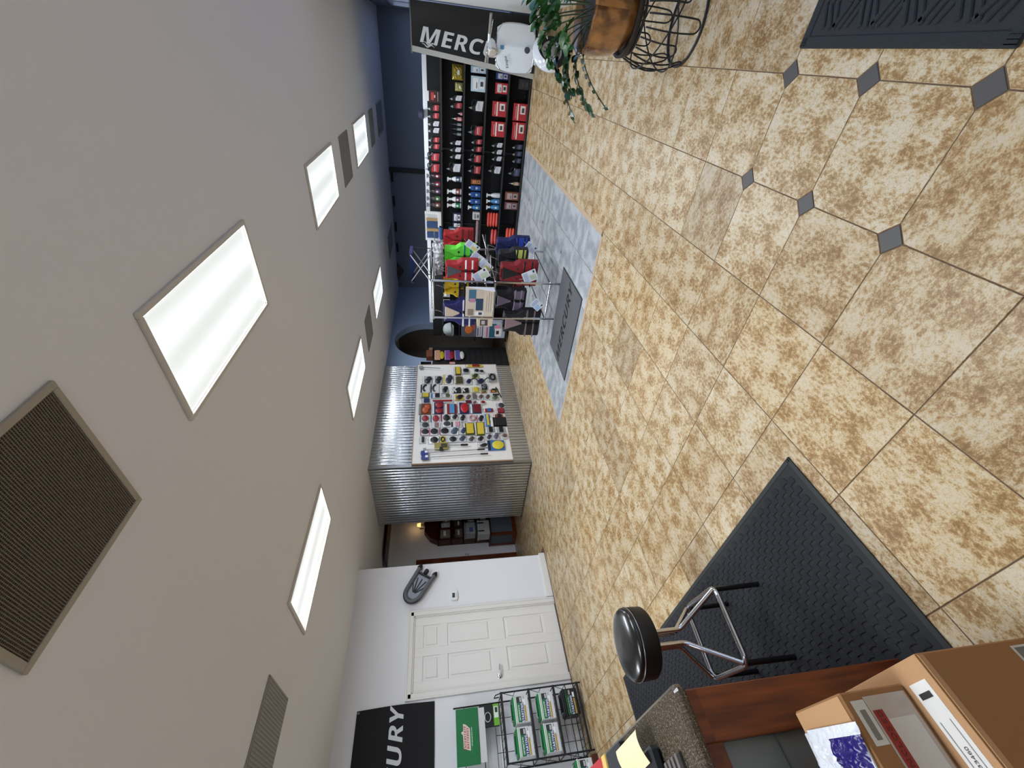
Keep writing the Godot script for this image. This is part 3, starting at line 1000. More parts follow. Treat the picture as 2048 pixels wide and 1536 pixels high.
# ---------------- stool and floor mats
func stool_and_mats() -> void:
	var st := thing("bar_stool", "round black vinyl stool with a chrome tube frame by the counter", "stool", V(0.709, 0.012, 2.236), deg_to_rad(-7.5))
	part(MB.new().lathe([Vector2(0, 0.625), Vector2(0.148, 0.625), Vector2(0.157, 0.635), Vector2(0.16, 0.70), Vector2(0.157, 0.712), Vector2(0.152, 0.716)], 48), "seat_band", M("seat_band", Color("0b0b0c"), 0.5), st)
	part(MB.new().lathe([Vector2(0.15, 0.708), Vector2(0.158, 0.716), Vector2(0.159, 0.728), Vector2(0.148, 0.742), Vector2(0.12, 0.752), Vector2(0.08, 0.757), Vector2(0, 0.759)], 48), "seat_cushion", M("black_vinyl"), st)
	var ring_pts := []
	for i in 48:
		var a := TAU * i / 48
		ring_pts.append(Vector3(0.1605 * cos(a), 0.714, 0.1605 * sin(a)))
	part(MB.new().tube(ring_pts, 0.0022, 6, true), "piping", C("9a9a9a", 0.3, 0.8), st)
	var chrome := M("chrome")
	var ring := []
	for q in rounded_rect(-0.172, -0.172, 0.172, 0.172, 0.045, 6):
		ring.append(Vector3(q.x, 0.25, q.y))
	part(MB.new().tube(ring, 0.0125, 12, true), "foot_ring", chrome, st)
	for sx in [-1, 1]:
		for sz in [-1, 1]:
			var pts := [Vector3(sx * 0.03, 0.63, sz * 0.03), Vector3(sx * 0.03, 0.46, sz * 0.03), Vector3(sx * 0.033, 0.445, sz * 0.033), Vector3(sx * 0.042, 0.428, sz * 0.042), Vector3(sx * 0.056, 0.41, sz * 0.056), Vector3(sx * 0.16, 0.262, sz * 0.16)]
			part(MB.new().tube(pts, 0.0125, 12), "stem_tube", chrome, st)
			var leg := part(MB.new().tube([Vector3(sx * 0.162, 0.25, sz * 0.162), Vector3(sx * 0.164, 0.0, sz * 0.164)], 0.0125, 10), "leg", M("leg_black", Color("141312"), 0.35), st)
			leg.set_meta("label", "black lower leg")
	# long black mat under the stool: rubber rim and raised scales
	var mt := thing("floor_mat", "long black rubber-rimmed mat with a scale relief under the stool", "floor mat", V(0.702, 0, 2.9))
	var w := 0.866
	var l := 3.05
	part(MB.new().box(Vector3(0, 0.003, 0), Vector3(w, 0.006, l), 0.002), "rubber_base", M("rubber"), mt)
	var rim := MB.new()
	for s in [-1, 1]:
		rim.box(Vector3(s * (w / 2 - 0.012), 0.006, 0), Vector3(0.024, 0.004, l), 0.0015)
		rim.box(Vector3(0, 0.006, s * (l / 2 - 0.012)), Vector3(w, 0.004, 0.024), 0.0015)
	part(rim, "rim", M("mat_rim", Color("2a2d2c"), 0.75), mt)
	var sc := MB.new()
	var cell := 0.05
	var nx := int((w - 0.06) / cell)
	var nz2 := int((l - 0.06) / (cell * 0.8))
	for i in nx:
		for j in nz2:
			var cx := -w / 2 + 0.03 + cell * (i + 0.5 + (0.5 if j % 2 else 0.0))
			if cx > w / 2 - 0.05:
				continue
			var cz := -l / 2 + 0.03 + cell * 0.8 * (j + 0.5)
			var pts := []
			for k in 7:
				var a := PI * k / 6.0
				pts.append(Vector2(cell * 0.485 * cos(a), cell * 0.5 * sin(a) - 0.002))
			pts.append(Vector2(-cell * 0.485, -cell * 0.28))
			pts.append(Vector2(-cell * 0.3, -cell * 0.32))
			pts.append(Vector2(0, -cell * 0.27))
			pts.append(Vector2(cell * 0.3, -cell * 0.32))
			pts.append(Vector2(cell * 0.485, -cell * 0.28))
			sc.x = Transform3D(Basis.from_euler(Vector3(-PI / 2, PI / 2, 0), EULER_ORDER_YXZ), Vector3(cx, 0.006, cz))
			sc.x.basis = Basis(Vector3(0, 0, 1), Vector3(1, 0, 0), Vector3(0, 1, 0))
			sc.prism(pts, 0.0, 0.0036, 0.0016)
	part(sc, "scale_pile", M("mat_black"), mt).set_meta("kind", "stuff")
	# entrance mat with raised bars
	var em := thing("entrance_mat", "charcoal entrance mat with slanted raised bars by the doorway", "door mat", V(1.773, 0, -0.47))
	part(MB.new().box(Vector3(0, 0.005, 0), Vector3(0.924, 0.01, 0.63), 0.004), "mat_base", M("rubber"), em)
	var em_rim := MB.new()
	for s in [-1, 1]:
		em_rim.box(Vector3(s * 0.44, 0.011, 0), Vector3(0.04, 0.006, 0.62), 0.003)
		em_rim.box(Vector3(0, 0.011, s * 0.293), Vector3(0.92, 0.006, 0.04), 0.003)
	part(em_rim, "border", M("mat_green_black"), em)
	var bars := MB.new()
	rng.seed = 21
	for i in 24:
		for j in 6:
			var grp := (i / 3 + j) % 2
			var ang := (0.55 if grp else -0.5) + rng.randf_range(-0.12, 0.12)
			bars.x = Transform3D(Basis.from_euler(Vector3(0, ang + PI / 2, 0)), Vector3(-0.395 + 0.79 * (i + 0.5) / 24, 0.0125, -0.25 + 0.5 * (j + 0.5) / 6))
			bars.box(Vector3.ZERO, Vector3(0.085 + 0.02 * rng.randf(), 0.009, 0.021), 0.004)
	part(bars, "raised_bars", M("mat_green_black"), em).set_meta("kind", "stuff")
	# grey printed mat in front of the vest stand
	var gm := thing("logo_mat", "flat grey mat with black lettering in front of the vest stand", "floor mat", V(4.71, 0, 2.742))
	part(MB.new().box(Vector3(0, 0.004, 0), Vector3(0.93, 0.006, 1.22), 0.002), "mat_base", M("rubber"), gm)
	part(MB.new().box(Vector3(0, 0.0075, 0), Vector3(0.90, 0.003, 1.19)), "pile", M("mat_grey"), gm)
	# read by someone standing at the counter: letters run along q, tops away from the camera
	letters("MERCURY", 0.17, "lettering", C("050506", 0.9), gm, Transform3D(Basis(Vector3(0, 0, 1), Vector3(1, 0, 0), Vector3(0, 1, 0)), Vector3(0.0, 0.0091, 0.0)), 0.25, 1.05, true, 0.0008)


# ---------------- door, boat, thermostat, banner on the door wall
func wave_logo(w: float, m: Material, called: String, parent: Node, xf: Transform3D) -> void:
	# two stacked waves, each a ribbon of even width with pointed ends
	var b := MB.new()
	for k in 2:
		var up := []
		var dn := []
		for i in 25:
			var s := i / 24.0
			var th := 0.045 * w * sin(PI * clampf(s, 0.02, 0.98)) + 0.008 * w
			var y := 0.075 * w * sin(s * TAU * 1.5 + 0.6) - k * 0.13 * w
			var xx := (s - 0.5) * w - k * 0.1 * w
			up.append(Vector2(xx, y + th))
			dn.append(Vector2(xx, y - th))
		dn.reverse()
		b.prism(up + dn, 0.0, 0.0014)
	part(b, called, m, parent).transform = xf

func door_wall_things() -> void:
	# closed six-panel door in its casing; faces the room (+z)
	var d := struct("door_1")
	d.position = V(2.23, 0, 6.40)
	var trim := M("trim_paint")
	part(MB.new().box(Vector3(0, 1.03, -0.02), Vector3(0.90, 2.05, 0.03)), "door_leaf", trim, d)
	var rails := MB.new()
	var xs := [-0.45, -0.335, -0.05, 0.05, 0.335, 0.45]
	for x in [[-0.45, -0.335], [-0.05, 0.05], [0.335, 0.45]]:
		rails.box(Vector3((x[0] + x[1]) / 2, 1.03, 0.0), Vector3(x[1] - x[0], 2.05, 0.012), 0.003)
	for y in [[0.005, 0.22], [0.80, 1.0], [1.60, 1.71], [1.93, 2.055]]:
		for x in [[-0.335, -0.05], [0.05, 0.335]]:
			rails.box(Vector3((x[0] + x[1]) / 2, (y[0] + y[1]) / 2, 0.0), Vector3(x[1] - x[0], y[1] - y[0], 0.012), 0.003)
	part(rails, "stiles_and_rails", trim, d)
	for x in [-0.1925, 0.1925]:
		for y in [[0.22, 0.80], [1.0, 1.60], [1.71, 1.93]]:
			var pn := MB.new()
			pn.prism([Vector2(x - 0.115, y[0] + 0.03), Vector2(x + 0.115, y[0] + 0.03), Vector2(x + 0.115, y[1] - 0.03), Vector2(x - 0.115, y[1] - 0.03)], -0.006, 0.005, 0.011)
			part(pn, "raised_panel", trim, d)
	var lev := MB.new()
	lev.x = Transform3D(Basis.from_euler(Vector3(PI / 2, 0, 0)), Vector3(-0.385, 0.93, 0.006))
	lev.lathe([Vector2(0, 0), Vector2(0.034, 0), Vector2(0.032, 0.008), Vector2(0.012, 0.014), Vector2(0.012, 0.045), Vector2(0, 0.047)], 20)
	lev.x = Transform3D()
	lev.tube([Vector3(-0.385, 0.93, 0.047), Vector3(-0.36, 0.93, 0.052), Vector3(-0.29, 0.925, 0.05), Vector3(-0.265, 0.922, 0.047)], 0.009, 8)
	part(lev, "lever_handle", M("chrome"), d)
	var cas := MB.new()
	for s in [-1, 1]:
		cas.box(Vector3(s * 0.5, 1.055, 0.03), Vector3(0.075, 2.11, 0.022), 0.005)
		cas.box(Vector3(s * 0.525, 1.065, 0.033), Vector3(0.025, 2.13, 0.03), 0.005)
		cas.box(Vector3(s * 0.457, 1.03, -0.025), Vector3(0.02, 2.06, 0.1))
	cas.box(Vector3(0, 2.103, 0.03), Vector3(1.075, 0.075, 0.022), 0.005)
	cas.box(Vector3(0, 2.13, 0.033), Vector3(1.075, 0.025, 0.03), 0.005)
	cas.box(Vector3(0, 2.06, -0.025), Vector3(0.92, 0.02, 0.1))
	part(cas, "casing", M("casing_paint", Color("dddcd8"), 0.35), d)
	# toy inflatable boat hung on the wall
	var bt := thing("inflatable_boat", "small grey and black inflatable boat model hung on the white wall", "model boat", V(3.075, 2.04, 6.32))
	var tilt := Transform3D(Basis.from_euler(Vector3(0, 0, deg_to_rad(58.0))) * Basis.from_scale(Vector3(1.25, 1.12, 1.0)), Vector3.ZERO)
	var hull := []
	for i in 25:
		var a := PI * i / 24.0
		hull.append(tilt * Vector3(0.095 * cos(a), 0.06 + 0.13 * sin(a), 0))
	var path := [tilt * Vector3(0.105, -0.24, 0), tilt * Vector3(0.102, -0.17, 0)] + hull + [tilt * Vector3(-0.102, -0.17, 0), tilt * Vector3(-0.105, -0.24, 0)]
	part(MB.new().tube(path, 0.033, 12), "side_tube", C("55595f", 0.45), bt)
	var line := []
	for q in path:
		line.append(q * 1.14 + Vector3(0, 0, 0.012))
	part(MB.new().tube(line, 0.011, 6), "rub_strake", C("15161a", 0.5), bt)
	var fl := MB.new()
	fl.x = tilt
	fl.prism([Vector2(-0.08, -0.17), Vector2(0.08, -0.17), Vector2(0.08, 0.08), Vector2(0.04, 0.15), Vector2(-0.04, 0.15), Vector2(-0.08, 0.08)], -0.02, -0.005)
	part(fl, "floor_board", C("8a929c", 0.6), bt)
	for i in 5:
		var rb := MB.new()
		rb.x = tilt * Transform3D(Basis.from_euler(Vector3(0, 0, -0.5 + 0.25 * i)), Vector3(0, 0.1, 0))
		rb.box(Vector3(0, -0.13, 0.0), Vector3(0.012, 0.2, 0.012), 0.004)
		part(rb, "floor_rib", C("2f343b", 0.6), bt)
	var mo := MB.new()
	mo.x = tilt
	mo.box(Vector3(0, -0.185, 0.005), Vector3(0.17, 0.02, 0.05), 0.004)
	part(mo, "transom", C("2c2f33", 0.5), bt)
	mo = MB.new()
	mo.x = tilt
	mo.box(Vector3(0, -0.225, 0.03), Vector3(0.05, 0.08, 0.06), 0.015)
	part(mo, "outboard_motor", C("101113", 0.4), bt)
	for s in [-1, 1]:
		var cone := MB.new()
		cone.x = tilt * Transform3D(Basis.from_euler(Vector3(0, 0, PI)), Vector3(s * 0.105, -0.24, 0))
		cone.lathe([Vector2(0.034, 0.0), Vector2(0.028, 0.03), Vector2(0.008, 0.06), Vector2(0, 0.062)], 12)
		part(cone, "stern_cone", C("141519", 0.5), bt)
	# thermostat
	var th := thing("thermostat", "small white wall thermostat with a dark display on the white wall", "thermostat", V(2.928, 1.49, 6.379))
	part(MB.new().prism(rounded_rect(-0.072, -0.05, 0.072, 0.05, 0.03), 0.0, 0.028, 0.006), "housing", C("e4e4e2", 0.4), th)
	part(MB.new().box(Vector3(0.0, 0.012, 0.028), Vector3(0.068, 0.04, 0.003)), "display", C("3c4642", 0.25), th)
	part(MB.new().box(Vector3(0.0, -0.03, 0.028), Vector3(0.08, 0.012, 0.003), 0.001), "button_bar", C("c9c9c6", 0.4), th)
	# dark banner with white letters on the door wall
	var bn := thing("wall_banner", "black fabric banner with white lettering pinned to the white door wall", "banner", V(0.9, 2.235, 6.368))
	var cl := MB.new()
	cl.grid(func(s: float, t: float) -> Vector3: return Vector3(-0.76 + 1.52 * s + 0.012 * sin(t * 3.0) * (1.0 if s > 0.5 else -1.0), -0.46 + 0.92 * t, 0.004 + 0.004 * sin(s * 19.0) * (1 - t) + 0.002 * sin(t * 9.0 + s * 4.0)), 40, 14)
	part(cl, "cloth", M("banner_cloth", Color("090a10"), 0.85, 0.0, {"cull_mode": BaseMaterial3D.CULL_DISABLED, "rim_enabled": true, "rim": 0.15}), bn)
	letters("MERCURY", 0.165, "lettering", C("c9ced1", 0.6), bn, Transform3D(Basis(), Vector3(0.075, -0.01, 0.0115)), 0.28, 1.3, true, 0.001)
	wave_logo(0.26, C("c9ced1", 0.6), "wave_emblem", bn, Transform3D(Basis(), Vector3(-0.62, -0.04, 0.0115)))
	for s in [-1, 1]:
		var gr := MB.new()
		gr.x = Transform3D(Basis.from_euler(Vector3(PI / 2, 0, 0)), Vector3(s * 0.74, 0.44, 0.006))
		gr.lathe([Vector2(0.006, 0), Vector2(0.012, 0.001), Vector2(0.012, 0.003), Vector2(0.006, 0.004)], 12)
		part(gr, "grommet", M("steel"), bn)

# ---------------- wire stand with batteries
func battery(label: String, pos: Vector3, dark: bool) -> Node3D:
	var t := thing("car_battery", label, "battery", pos, 0.0, "batteries on the wire stand")
	var w := 0.262
	part(MB.new().box(Vector3(0, 0.08, 0), Vector3(w, 0.16, 0.17), 0.006), "case", C("0f0f10", 0.45) if dark else C("d5d8db", 0.4), t)
	part(MB.new().box(Vector3(0, 0.165, 0), Vector3(w + 0.012, 0.02, 0.18), 0.006), "rim", C("111112", 0.4) if dark else C("c3d6c6", 0.4), t)
	part(MB.new().box(Vector3(0, 0.183, 0), Vector3(w - 0.01, 0.024, 0.16), 0.008), "lid", C("141415", 0.4) if dark else C("0f7a3f", 0.4), t)
	part(MB.new().box(Vector3(0, 0.2, -0.02), Vector3(0.15, 0.012, 0.05), 0.004), "vent_caps", C("1a1a1b", 0.4) if dark else C("0c5e31", 0.4), t)
	for s in [-1, 1]:
		part(MB.new().cyl(Vector3(s * 0.095, 0.195, 0.03), 0.01, 0.018, 10, 0.002), "terminal", M("steel"), t)
	part(MB.new().tube([Vector3(-0.1, 0.19, 0.0), Vector3(-0.09, 0.212, 0.0), Vector3(0.09, 0.212, 0.0), Vector3(0.1, 0.19, 0.0)], 0.005, 6), "carry_strap", C("c8d4cc", 0.5) if not dark else C("161617", 0.5), t)
	var z := 0.0856
	flat_print([[-0.125, 0.105, 0.12, 0.145, "0d7a3c"], [-0.125, 0.065, 0.06, 0.105, "10306e"], [0.06, 0.08, 0.12, 0.14, "2b2c30"], [0.068, 0.086, 0.112, 0.106, "b8bcc2"], [-0.122, 0.04, 0.03, 0.058, "b4973e"], [0.04, 0.04, 0.09, 0.062, "eceff0"], [0.095, 0.055, 0.12, 0.06, "3e4a5e"]], "front_label", t, z)
	letters("INTERSTATE", 0.017, "brand_lettering", C("e9efe9", 0.5), t, Transform3D(Basis(), Vector3(-0.035, 0.122, z + 0.003)), 0.1, 1.15, true, 0.0005)
	letters("STARTING", 0.026, "type_lettering", C("eef0f4", 0.5), t, Transform3D(Basis(), Vector3(-0.035, 0.085, z + 0.003)), 0.0, 1.12, true, 0.0005)
	return t

func battery_stand() -> void:
	var st := thing("wire_battery_stand", "black wire display stand for batteries against the white door wall", "display stand", V(1.235, 0, 6.16))
	var bm := M("black_metal")
	# four shelves of wire with front rails; local +z faces the room
	var xl := -0.33
	var xr := 0.31
	for sx in [xl, xr]:
		for sz in [-0.17, 0.19]:
			part(MB.new().tube([Vector3(sx, 0.0, sz), Vector3(sx, 1.0 if sz > 0 else 1.55, sz)], 0.009, 8), "post", bm, st)
	for y in [0.045, 0.345, 0.652, 0.985]:
		var rail := MB.new()
		rail.box(Vector3((xl + xr) / 2, y, 0.192), Vector3(xr - xl + 0.02, 0.028, 0.012), 0.003)
		part(rail, "front_rail", bm, st)
		var sh := MB.new()
		for k in 9:
			var xx := xl + (xr - xl) * k / 8.0
			sh.tube([Vector3(xx, y + 0.003, -0.17), Vector3(xx, y + 0.003, 0.19)], 0.003, 6)
		sh.tube([Vector3(xl, y, -0.17), Vector3(xr, y, -0.17)], 0.006, 6)
		sh.tube([Vector3(xl, y, -0.17), Vector3(xl, y, 0.19)], 0.006, 6)
		sh.tube([Vector3(xr, y, -0.17), Vector3(xr, y, 0.19)], 0.006, 6)
		part(sh, "wire_shelf", bm, st)
	for sx in [xl, xr]:
		var side := MB.new()
		for y in [[0.045, 0.345], [0.345, 0.652], [0.652, 0.985]]:
			side.tube([Vector3(sx, y[0], -0.17), Vector3(sx, y[1], 0.19)], 0.0035, 6)
			side.tube([Vector3(sx, (y[0] + y[1]) / 2, -0.17), Vector3(sx, (y[0] + y[1]) / 2, 0.19)], 0.0035, 6)
		part(side, "side_brace", bm, st)
	var bk := MB.new()
	for k in 5:
		var xx := xl + (xr - xl) * k / 4.0
		bk.tube([Vector3(xx, 0.0, -0.172), Vector3(xx, 1.05, -0.172)], 0.0035, 6)
	for y in [0.2, 0.5, 0.8, 1.05]:
		bk.tube([Vector3(xl, y, -0.174), Vector3(xr, y, -0.174)], 0.0035, 6)
	part(bk, "back_grid", bm, st)
	part(MB.new().tube([Vector3(xr, 0.985, 0.19), Vector3(xr - 0.005, 1.05, 0.15), Vector3(xr - 0.01, 1.06, 0.06), Vector3(xr, 1.0, 0.04)], 0.006, 6), "top_hoop", bm, st)
	for y in [1.2, 1.42]:
		part(MB.new().tube([Vector3(xl, y, -0.17), Vector3(xr, y, -0.17)], 0.005, 6), "cross_wire", bm, st)
	# right-hand storage rails low on the left side
	for y in [0.1, 0.2]:
		part(MB.new().tube([Vector3(xl - 0.03, y, 0.2), Vector3(xr, y, 0.2)], 0.006, 6), "kick_rail", bm, st)
	var spots := [[1.372, 0.67, "top shelf, nearer the door"], [1.072, 0.67, "top shelf, farther from the door"], [1.372, 0.363, "middle shelf, nearer the door"], [1.072, 0.363, "middle shelf, farther from the door"]]
	for s in spots:
		battery("white car battery with green lid on the wire stand, %s" % s[2], V(s[0], s[1] - 0.004, 6.08), false)
	battery("black car battery on the lowest shelf of the wire stand", V(1.375, 0.062, 6.08), true)
	# a second stand just left of it, cut off by the frame, with one more battery low down
	battery("white car battery with green lid standing low beside the wire stand", V(0.71, 0.07, 6.0), false)
	part(MB.new().box(V(0.71, 0.035, 6.0), Vector3(0.3, 0.066, 0.2), 0.004), "wooden_block", M("dark_wood"), self)
	tag(get_child(get_child_count() - 1), "dark low block under the lone white battery", "block")
	# header sign of the stand
	var sg := thing("green_header_sign", "green header sign with a red and white battery logo above the stand", "sign", V(1.235, 1.392, 6.185))
	part(MB.new().box(Vector3(0, 0, 0), Vector3(0.52, 0.262, 0.02), 0.003), "sign_board", C("0a6b34", 0.3), sg)
	var bolt := MB.new()
	bolt.prism([Vector2(-0.2, -0.05), Vector2(-0.02, -0.01), Vector2(-0.06, 0.03), Vector2(0.16, 0.09), Vector2(0.02, 0.03), Vector2(0.07, -0.005), Vector2(-0.02, -0.06)], 0.0, 0.0006)
	part(bolt, "pale_bolt_pattern", C("0f7d40", 0.3), sg).position = Vector3(0.02, 0.0, 0.0102)
	var plate := MB.new().prism([Vector2(-0.125, -0.048), Vector2(0.075, -0.048), Vector2(0.115, 0.0), Vector2(0.125, 0.03), Vector2(0.06, 0.03), Vector2(0.045, 0.055), Vector2(0.02, 0.035), Vector2(-0.1, 0.03)], 0.0, 0.0012)
	part(plate, "logo_plate", C("d9cfc2", 0.4), sg).position = Vector3(-0.01, 0.02, 0.011)
	letters("INTERSTATE", 0.026, "logo_lettering", C("a8232c", 0.4), sg, Transform3D(Basis(), Vector3(-0.015, 0.032, 0.0128)), 0.25, 1.1, true, 0.0006)
	letters("BATTERIES", 0.026, "logo_lettering", C("a8232c", 0.4), sg, Transform3D(Basis(), Vector3(-0.022, 0.0, 0.0128)), 0.25, 1.1, true, 0.0006)
	letters("Outrageously Dependable", 0.014, "tag_line", C("dfe6df", 0.5), sg, Transform3D(Basis(), Vector3(-0.01, -0.048, 0.0115)), 0.0, 1.0, true, 0.0005)
	part(MB.new().box(Vector3(0, -0.17, -0.002), Vector3(0.50, 0.075, 0.004)), "white_lower_board", C("c9cbcc", 0.5), sg)
	# boxed charger leaning under the sign
	var ch := thing("boxed_charger", "black product box with bright green end hanging below the green sign", "product box", V(1.40, 1.125, 6.22))
	part(MB.new().box(Vector3(0, 0, 0), Vector3(0.215, 0.235, 0.05), 0.003), "carton_body", C("121314", 0.5), ch)
	flat_print([[-0.105, -0.115, 0.105, 0.1, "131415"], [-0.105, -0.115, 0.105, -0.05, "6cae2d"], [-0.03, -0.107, 0.08, -0.058, "dfe6e4"], [0.02, -0.1, 0.07, -0.07, "2d3330"], [0.0, 0.07, 0.08, 0.1, "b9a8a2"]], "front_print", ch, 0.0255)
	var cable := []
	for i in 22:
		var a := TAU * 1.2 * i / 21
		cable.append(Vector3(-0.02 + 0.045 * cos(a), 0.02 + 0.035 * sin(a), 0.031 + 0.0008 * i))
	part(MB.new().tube(cable, 0.006, 6), "pictured_cable", C("b9bcc0", 0.3, 0.6), ch)


# ---------------- corrugated partition and the pegboard full of packs
const PACKS := [
	[0,5.394,0.891,0.102,0.180,"b8bab4","17181b","blob","-"],
	[0,5.384,0.636,0.221,0.299,"2f68a4","d0c03a","oval","16181c"],
	[1,5.588,2.011,0.148,0.108,"c6c8ca","17181b","bar","-"],
	[1,5.576,1.814,0.152,0.194,"f0f0ee","17181b","oval","-"],
	[1,5.580,1.646,0.149,0.116,"c9b23a","17181b","ring","2c68a8"],
	[1,5.579,1.463,0.144,0.173,"c6c8ca","17181b","oval","-"],
	[1,5.589,1.280,0.150,0.155,"c6c8ca","3a4456","blob","-"],
	[1,5.570,1.105,0.131,0.137,"c6c8ca","4a4440","blob","-"],
	[1,5.566,0.932,0.138,0.149,"c6c8ca","17181b","blob","-"],
	[1,5.606,0.760,0.132,0.112,"c6c8ca","3a3844","blob","-"],
	[1,5.623,0.623,0.178,0.127,"c6c8ca","5a5666","blob","-"],
	[1,5.622,0.453,0.141,0.096,"c6c8ca","6a4a44","disc","-"],
	[2,5.798,1.980,0.174,0.146,"c6c8ca","17181b","disc","b06a78"],
	[2,5.798,1.811,0.179,0.154,"c6c8ca","17181b","disc","b06a78"],
	[2,5.800,1.612,0.180,0.164,"c6c8ca","17181b","disc","8c4a5c"],
	[2,5.800,1.425,0.196,0.183,"c6c8ca","3c4a5a","blob","-"],
	[2,5.797,1.247,0.186,0.131,"c6c8ca","2c3a5a","blob","-"],
	[2,5.801,0.717,0.158,0.160,"a8acae","17181b","bar","-"],
	[2,5.792,0.514,0.158,0.180,"a8acae","17181b","bar","-"],
	[3,5.980,1.981,0.138,0.156,"c6c8ca","23303a","disc","-"],
	[3,5.977,1.769,0.129,0.168,"c6c8ca","8a6a6c","bar","-"],
	[3,5.995,1.566,0.149,0.179,"e4e8e8","3a3c40","disc","-"],
	[3,5.982,1.362,0.140,0.189,"c6c8ca","c08a96","bar","17181b"],
	[3,5.846,1.126,0.311,0.195,"38481c","c9b23a","box","c8cabc"],
	[3,5.837,0.916,0.311,0.179,"38481c","c9b23a","box","c8cabc"],
	[4,6.169,1.990,0.186,0.167,"c6c8ca","8c2430","oval","28606c"],
	[4,6.161,1.784,0.186,0.161,"c6c8ca","8c2430","oval","28606c"],
	[4,6.173,1.574,0.171,0.180,"c6c8ca","17181b","oval","8c2430"],
	[4,6.201,1.398,0.151,0.127,"b8bcb0","17181b","blob","-"],
	[4,6.161,1.243,0.205,0.128,"c6c8ca","17181b","blob","-"],
	[4,6.139,1.059,0.199,0.183,"c6c8ca","b88a8c","ring","-"],
	[4,6.132,0.877,0.200,0.138,"c6c8ca","17181b","blob","b06070"],
	[4,6.078,0.739,0.321,0.108,"2f74b8","c9b23a","bar","c6c8ca"],
	[4,6.021,0.522,0.228,0.307,"101112","1a1b1d","box","-"],
	[4,6.199,0.507,0.086,0.186,"8a4a24","17181b","bar","-"],
	[5,6.458,1.982,0.295,0.219,"5c2a18","b05028","blob","7a7a70"],
	[5,6.565,1.723,0.178,0.214,"1d2350","8c1c22","oval","-"],
	[5,6.385,1.723,0.162,0.210,"1d2350","8c1c22","oval","-"],
	[5,6.439,1.460,0.272,0.225,"7a1c20","4a88b8","bar","-"],
	[5,6.461,1.206,0.331,0.216,"1d2350","b02028","oval","c6c8ca"],
	[5,6.431,0.949,0.245,0.209,"1f4a66","6a1c20","box","-"],
	[5,6.377,0.691,0.102,0.188,"8c1c22","2c68a8","bar","-"],
	[5,6.353,0.442,0.131,0.162,"7a1a26","8c2a36","box","-"],
	[6,6.706,1.973,0.141,0.157,"c8c8c8","1d2350","box","-"],
	[6,6.693,1.624,0.101,0.407,"c6c8ca","8c1c22","rod","-"],
	[6,6.636,1.107,0.106,0.165,"c6c8ca","5a1c2c","box","-"],
	[6,6.628,0.967,0.080,0.093,"c6c8ca","6a4a44","blob","-"],
	[6,6.621,0.787,0.118,0.084,"c6c8ca","8c1c22","disc","-"],
	[6,6.512,0.424,0.146,0.165,"c6c8ca","3a3c40","oval","-"],
	[7,6.889,1.998,0.142,0.177,"4a6a60","c9b23a","box","-"],
	[7,6.869,1.758,0.137,0.209,"c6c8ca","17181b","bar","2c68a8"],
	[7,6.864,1.538,0.107,0.181,"c6c8ca","4a5a3a","bar","-"],
	[7,6.807,1.284,0.181,0.198,"b99a30","17181b","blob","-"],
	[7,6.805,1.098,0.151,0.140,"c6c8ca","5a4a46","blob","-"],
	[7,6.829,0.961,0.174,0.100,"9a9c9e","6a625c","box","-"],
	[7,6.809,0.824,0.144,0.125,"c6c8ca","5c4a44","blob","-"],
	[7,6.805,0.679,0.144,0.121,"c6c8ca","5c4a44","blob","-"],
	[7,6.767,0.527,0.133,0.156,"b8bcae","5a6a58","blob","-"],
	[8,7.117,1.992,0.259,0.182,"c6c8ca","17181b","hook","17181b"],
	[8,7.112,1.789,0.259,0.168,"c6c8ca","17181b","hook","17181b"],
	[8,7.071,1.581,0.252,0.145,"9a9c9e","17181b","blob","-"],
	[8,7.048,1.322,0.170,0.172,"17181b","c6c8ca","hook","-"],
	[8,7.043,1.136,0.171,0.147,"17181b","c6c8ca","hook","-"],
	[8,7.055,0.918,0.165,0.197,"c4c08a","c9b23a","bar","-"],
	[8,6.994,0.745,0.094,0.119,"a0602c","5f7040","blob","-"],
	[8,7.157,0.720,0.188,0.141,"17181b","59606c","blob","-"],
	[8,7.006,0.530,0.088,0.146,"8a3a20","c9b23a","bar","-"],
	[9,7.413,1.953,0.249,0.194,"9a9c9e","1e2026","blob","-"],
	[9,7.414,1.726,0.259,0.180,"9a9c9e","1e2026","blob","-"],
	[9,7.432,1.496,0.302,0.204,"c6c8ca","2b2d3a","blob","c9b23a"],
	[9,7.401,1.266,0.251,0.178,"6a6a3a","4a4433","box","-"],
	[9,7.348,1.055,0.190,0.151,"c6c8ca","25264a","blob","-"],
	[9,7.348,0.796,0.201,0.185,"9a9c9e","20284a","blob","-"],
	[10,7.750,1.275,0.302,0.139,"17181b","c9b23a","box","-"],
	[10,7.748,1.096,0.196,0.140,"9a9c9e","17181b","disc","-"],
	[10,7.549,0.901,0.173,0.171,"a9b06a","2f3a20","blob","-"],
	[10,7.938,0.886,0.092,0.375,"c9b23a","8c1c22","bar","-"],
	[10,7.745,0.842,0.161,0.108,"c6c8ca","17181b","disc","-"],
	[10,7.715,0.731,0.142,0.096,"c6c8ca","17181b","disc","-"],
	[10,7.488,0.515,0.309,0.194,"9a9c9e","17181b","ring","-"],
]

func shade_name(hex: String) -> String:
	var k := Color(hex)
	if k.v < 0.32:
		return "navy" if k.b > k.r * 1.4 and k.b > 0.2 else "black"
	if k.s < 0.16:
		return "white" if k.v > 0.78 else "grey"
	var h := k.h * 360.0
	if h < 22 or h > 330:
		return "red"
	if h < 42:
		return "brown"
	if h < 70:
		return "yellow" if k.v > 0.6 else "olive"
	if h < 165:
		return "green"
	return "blue"

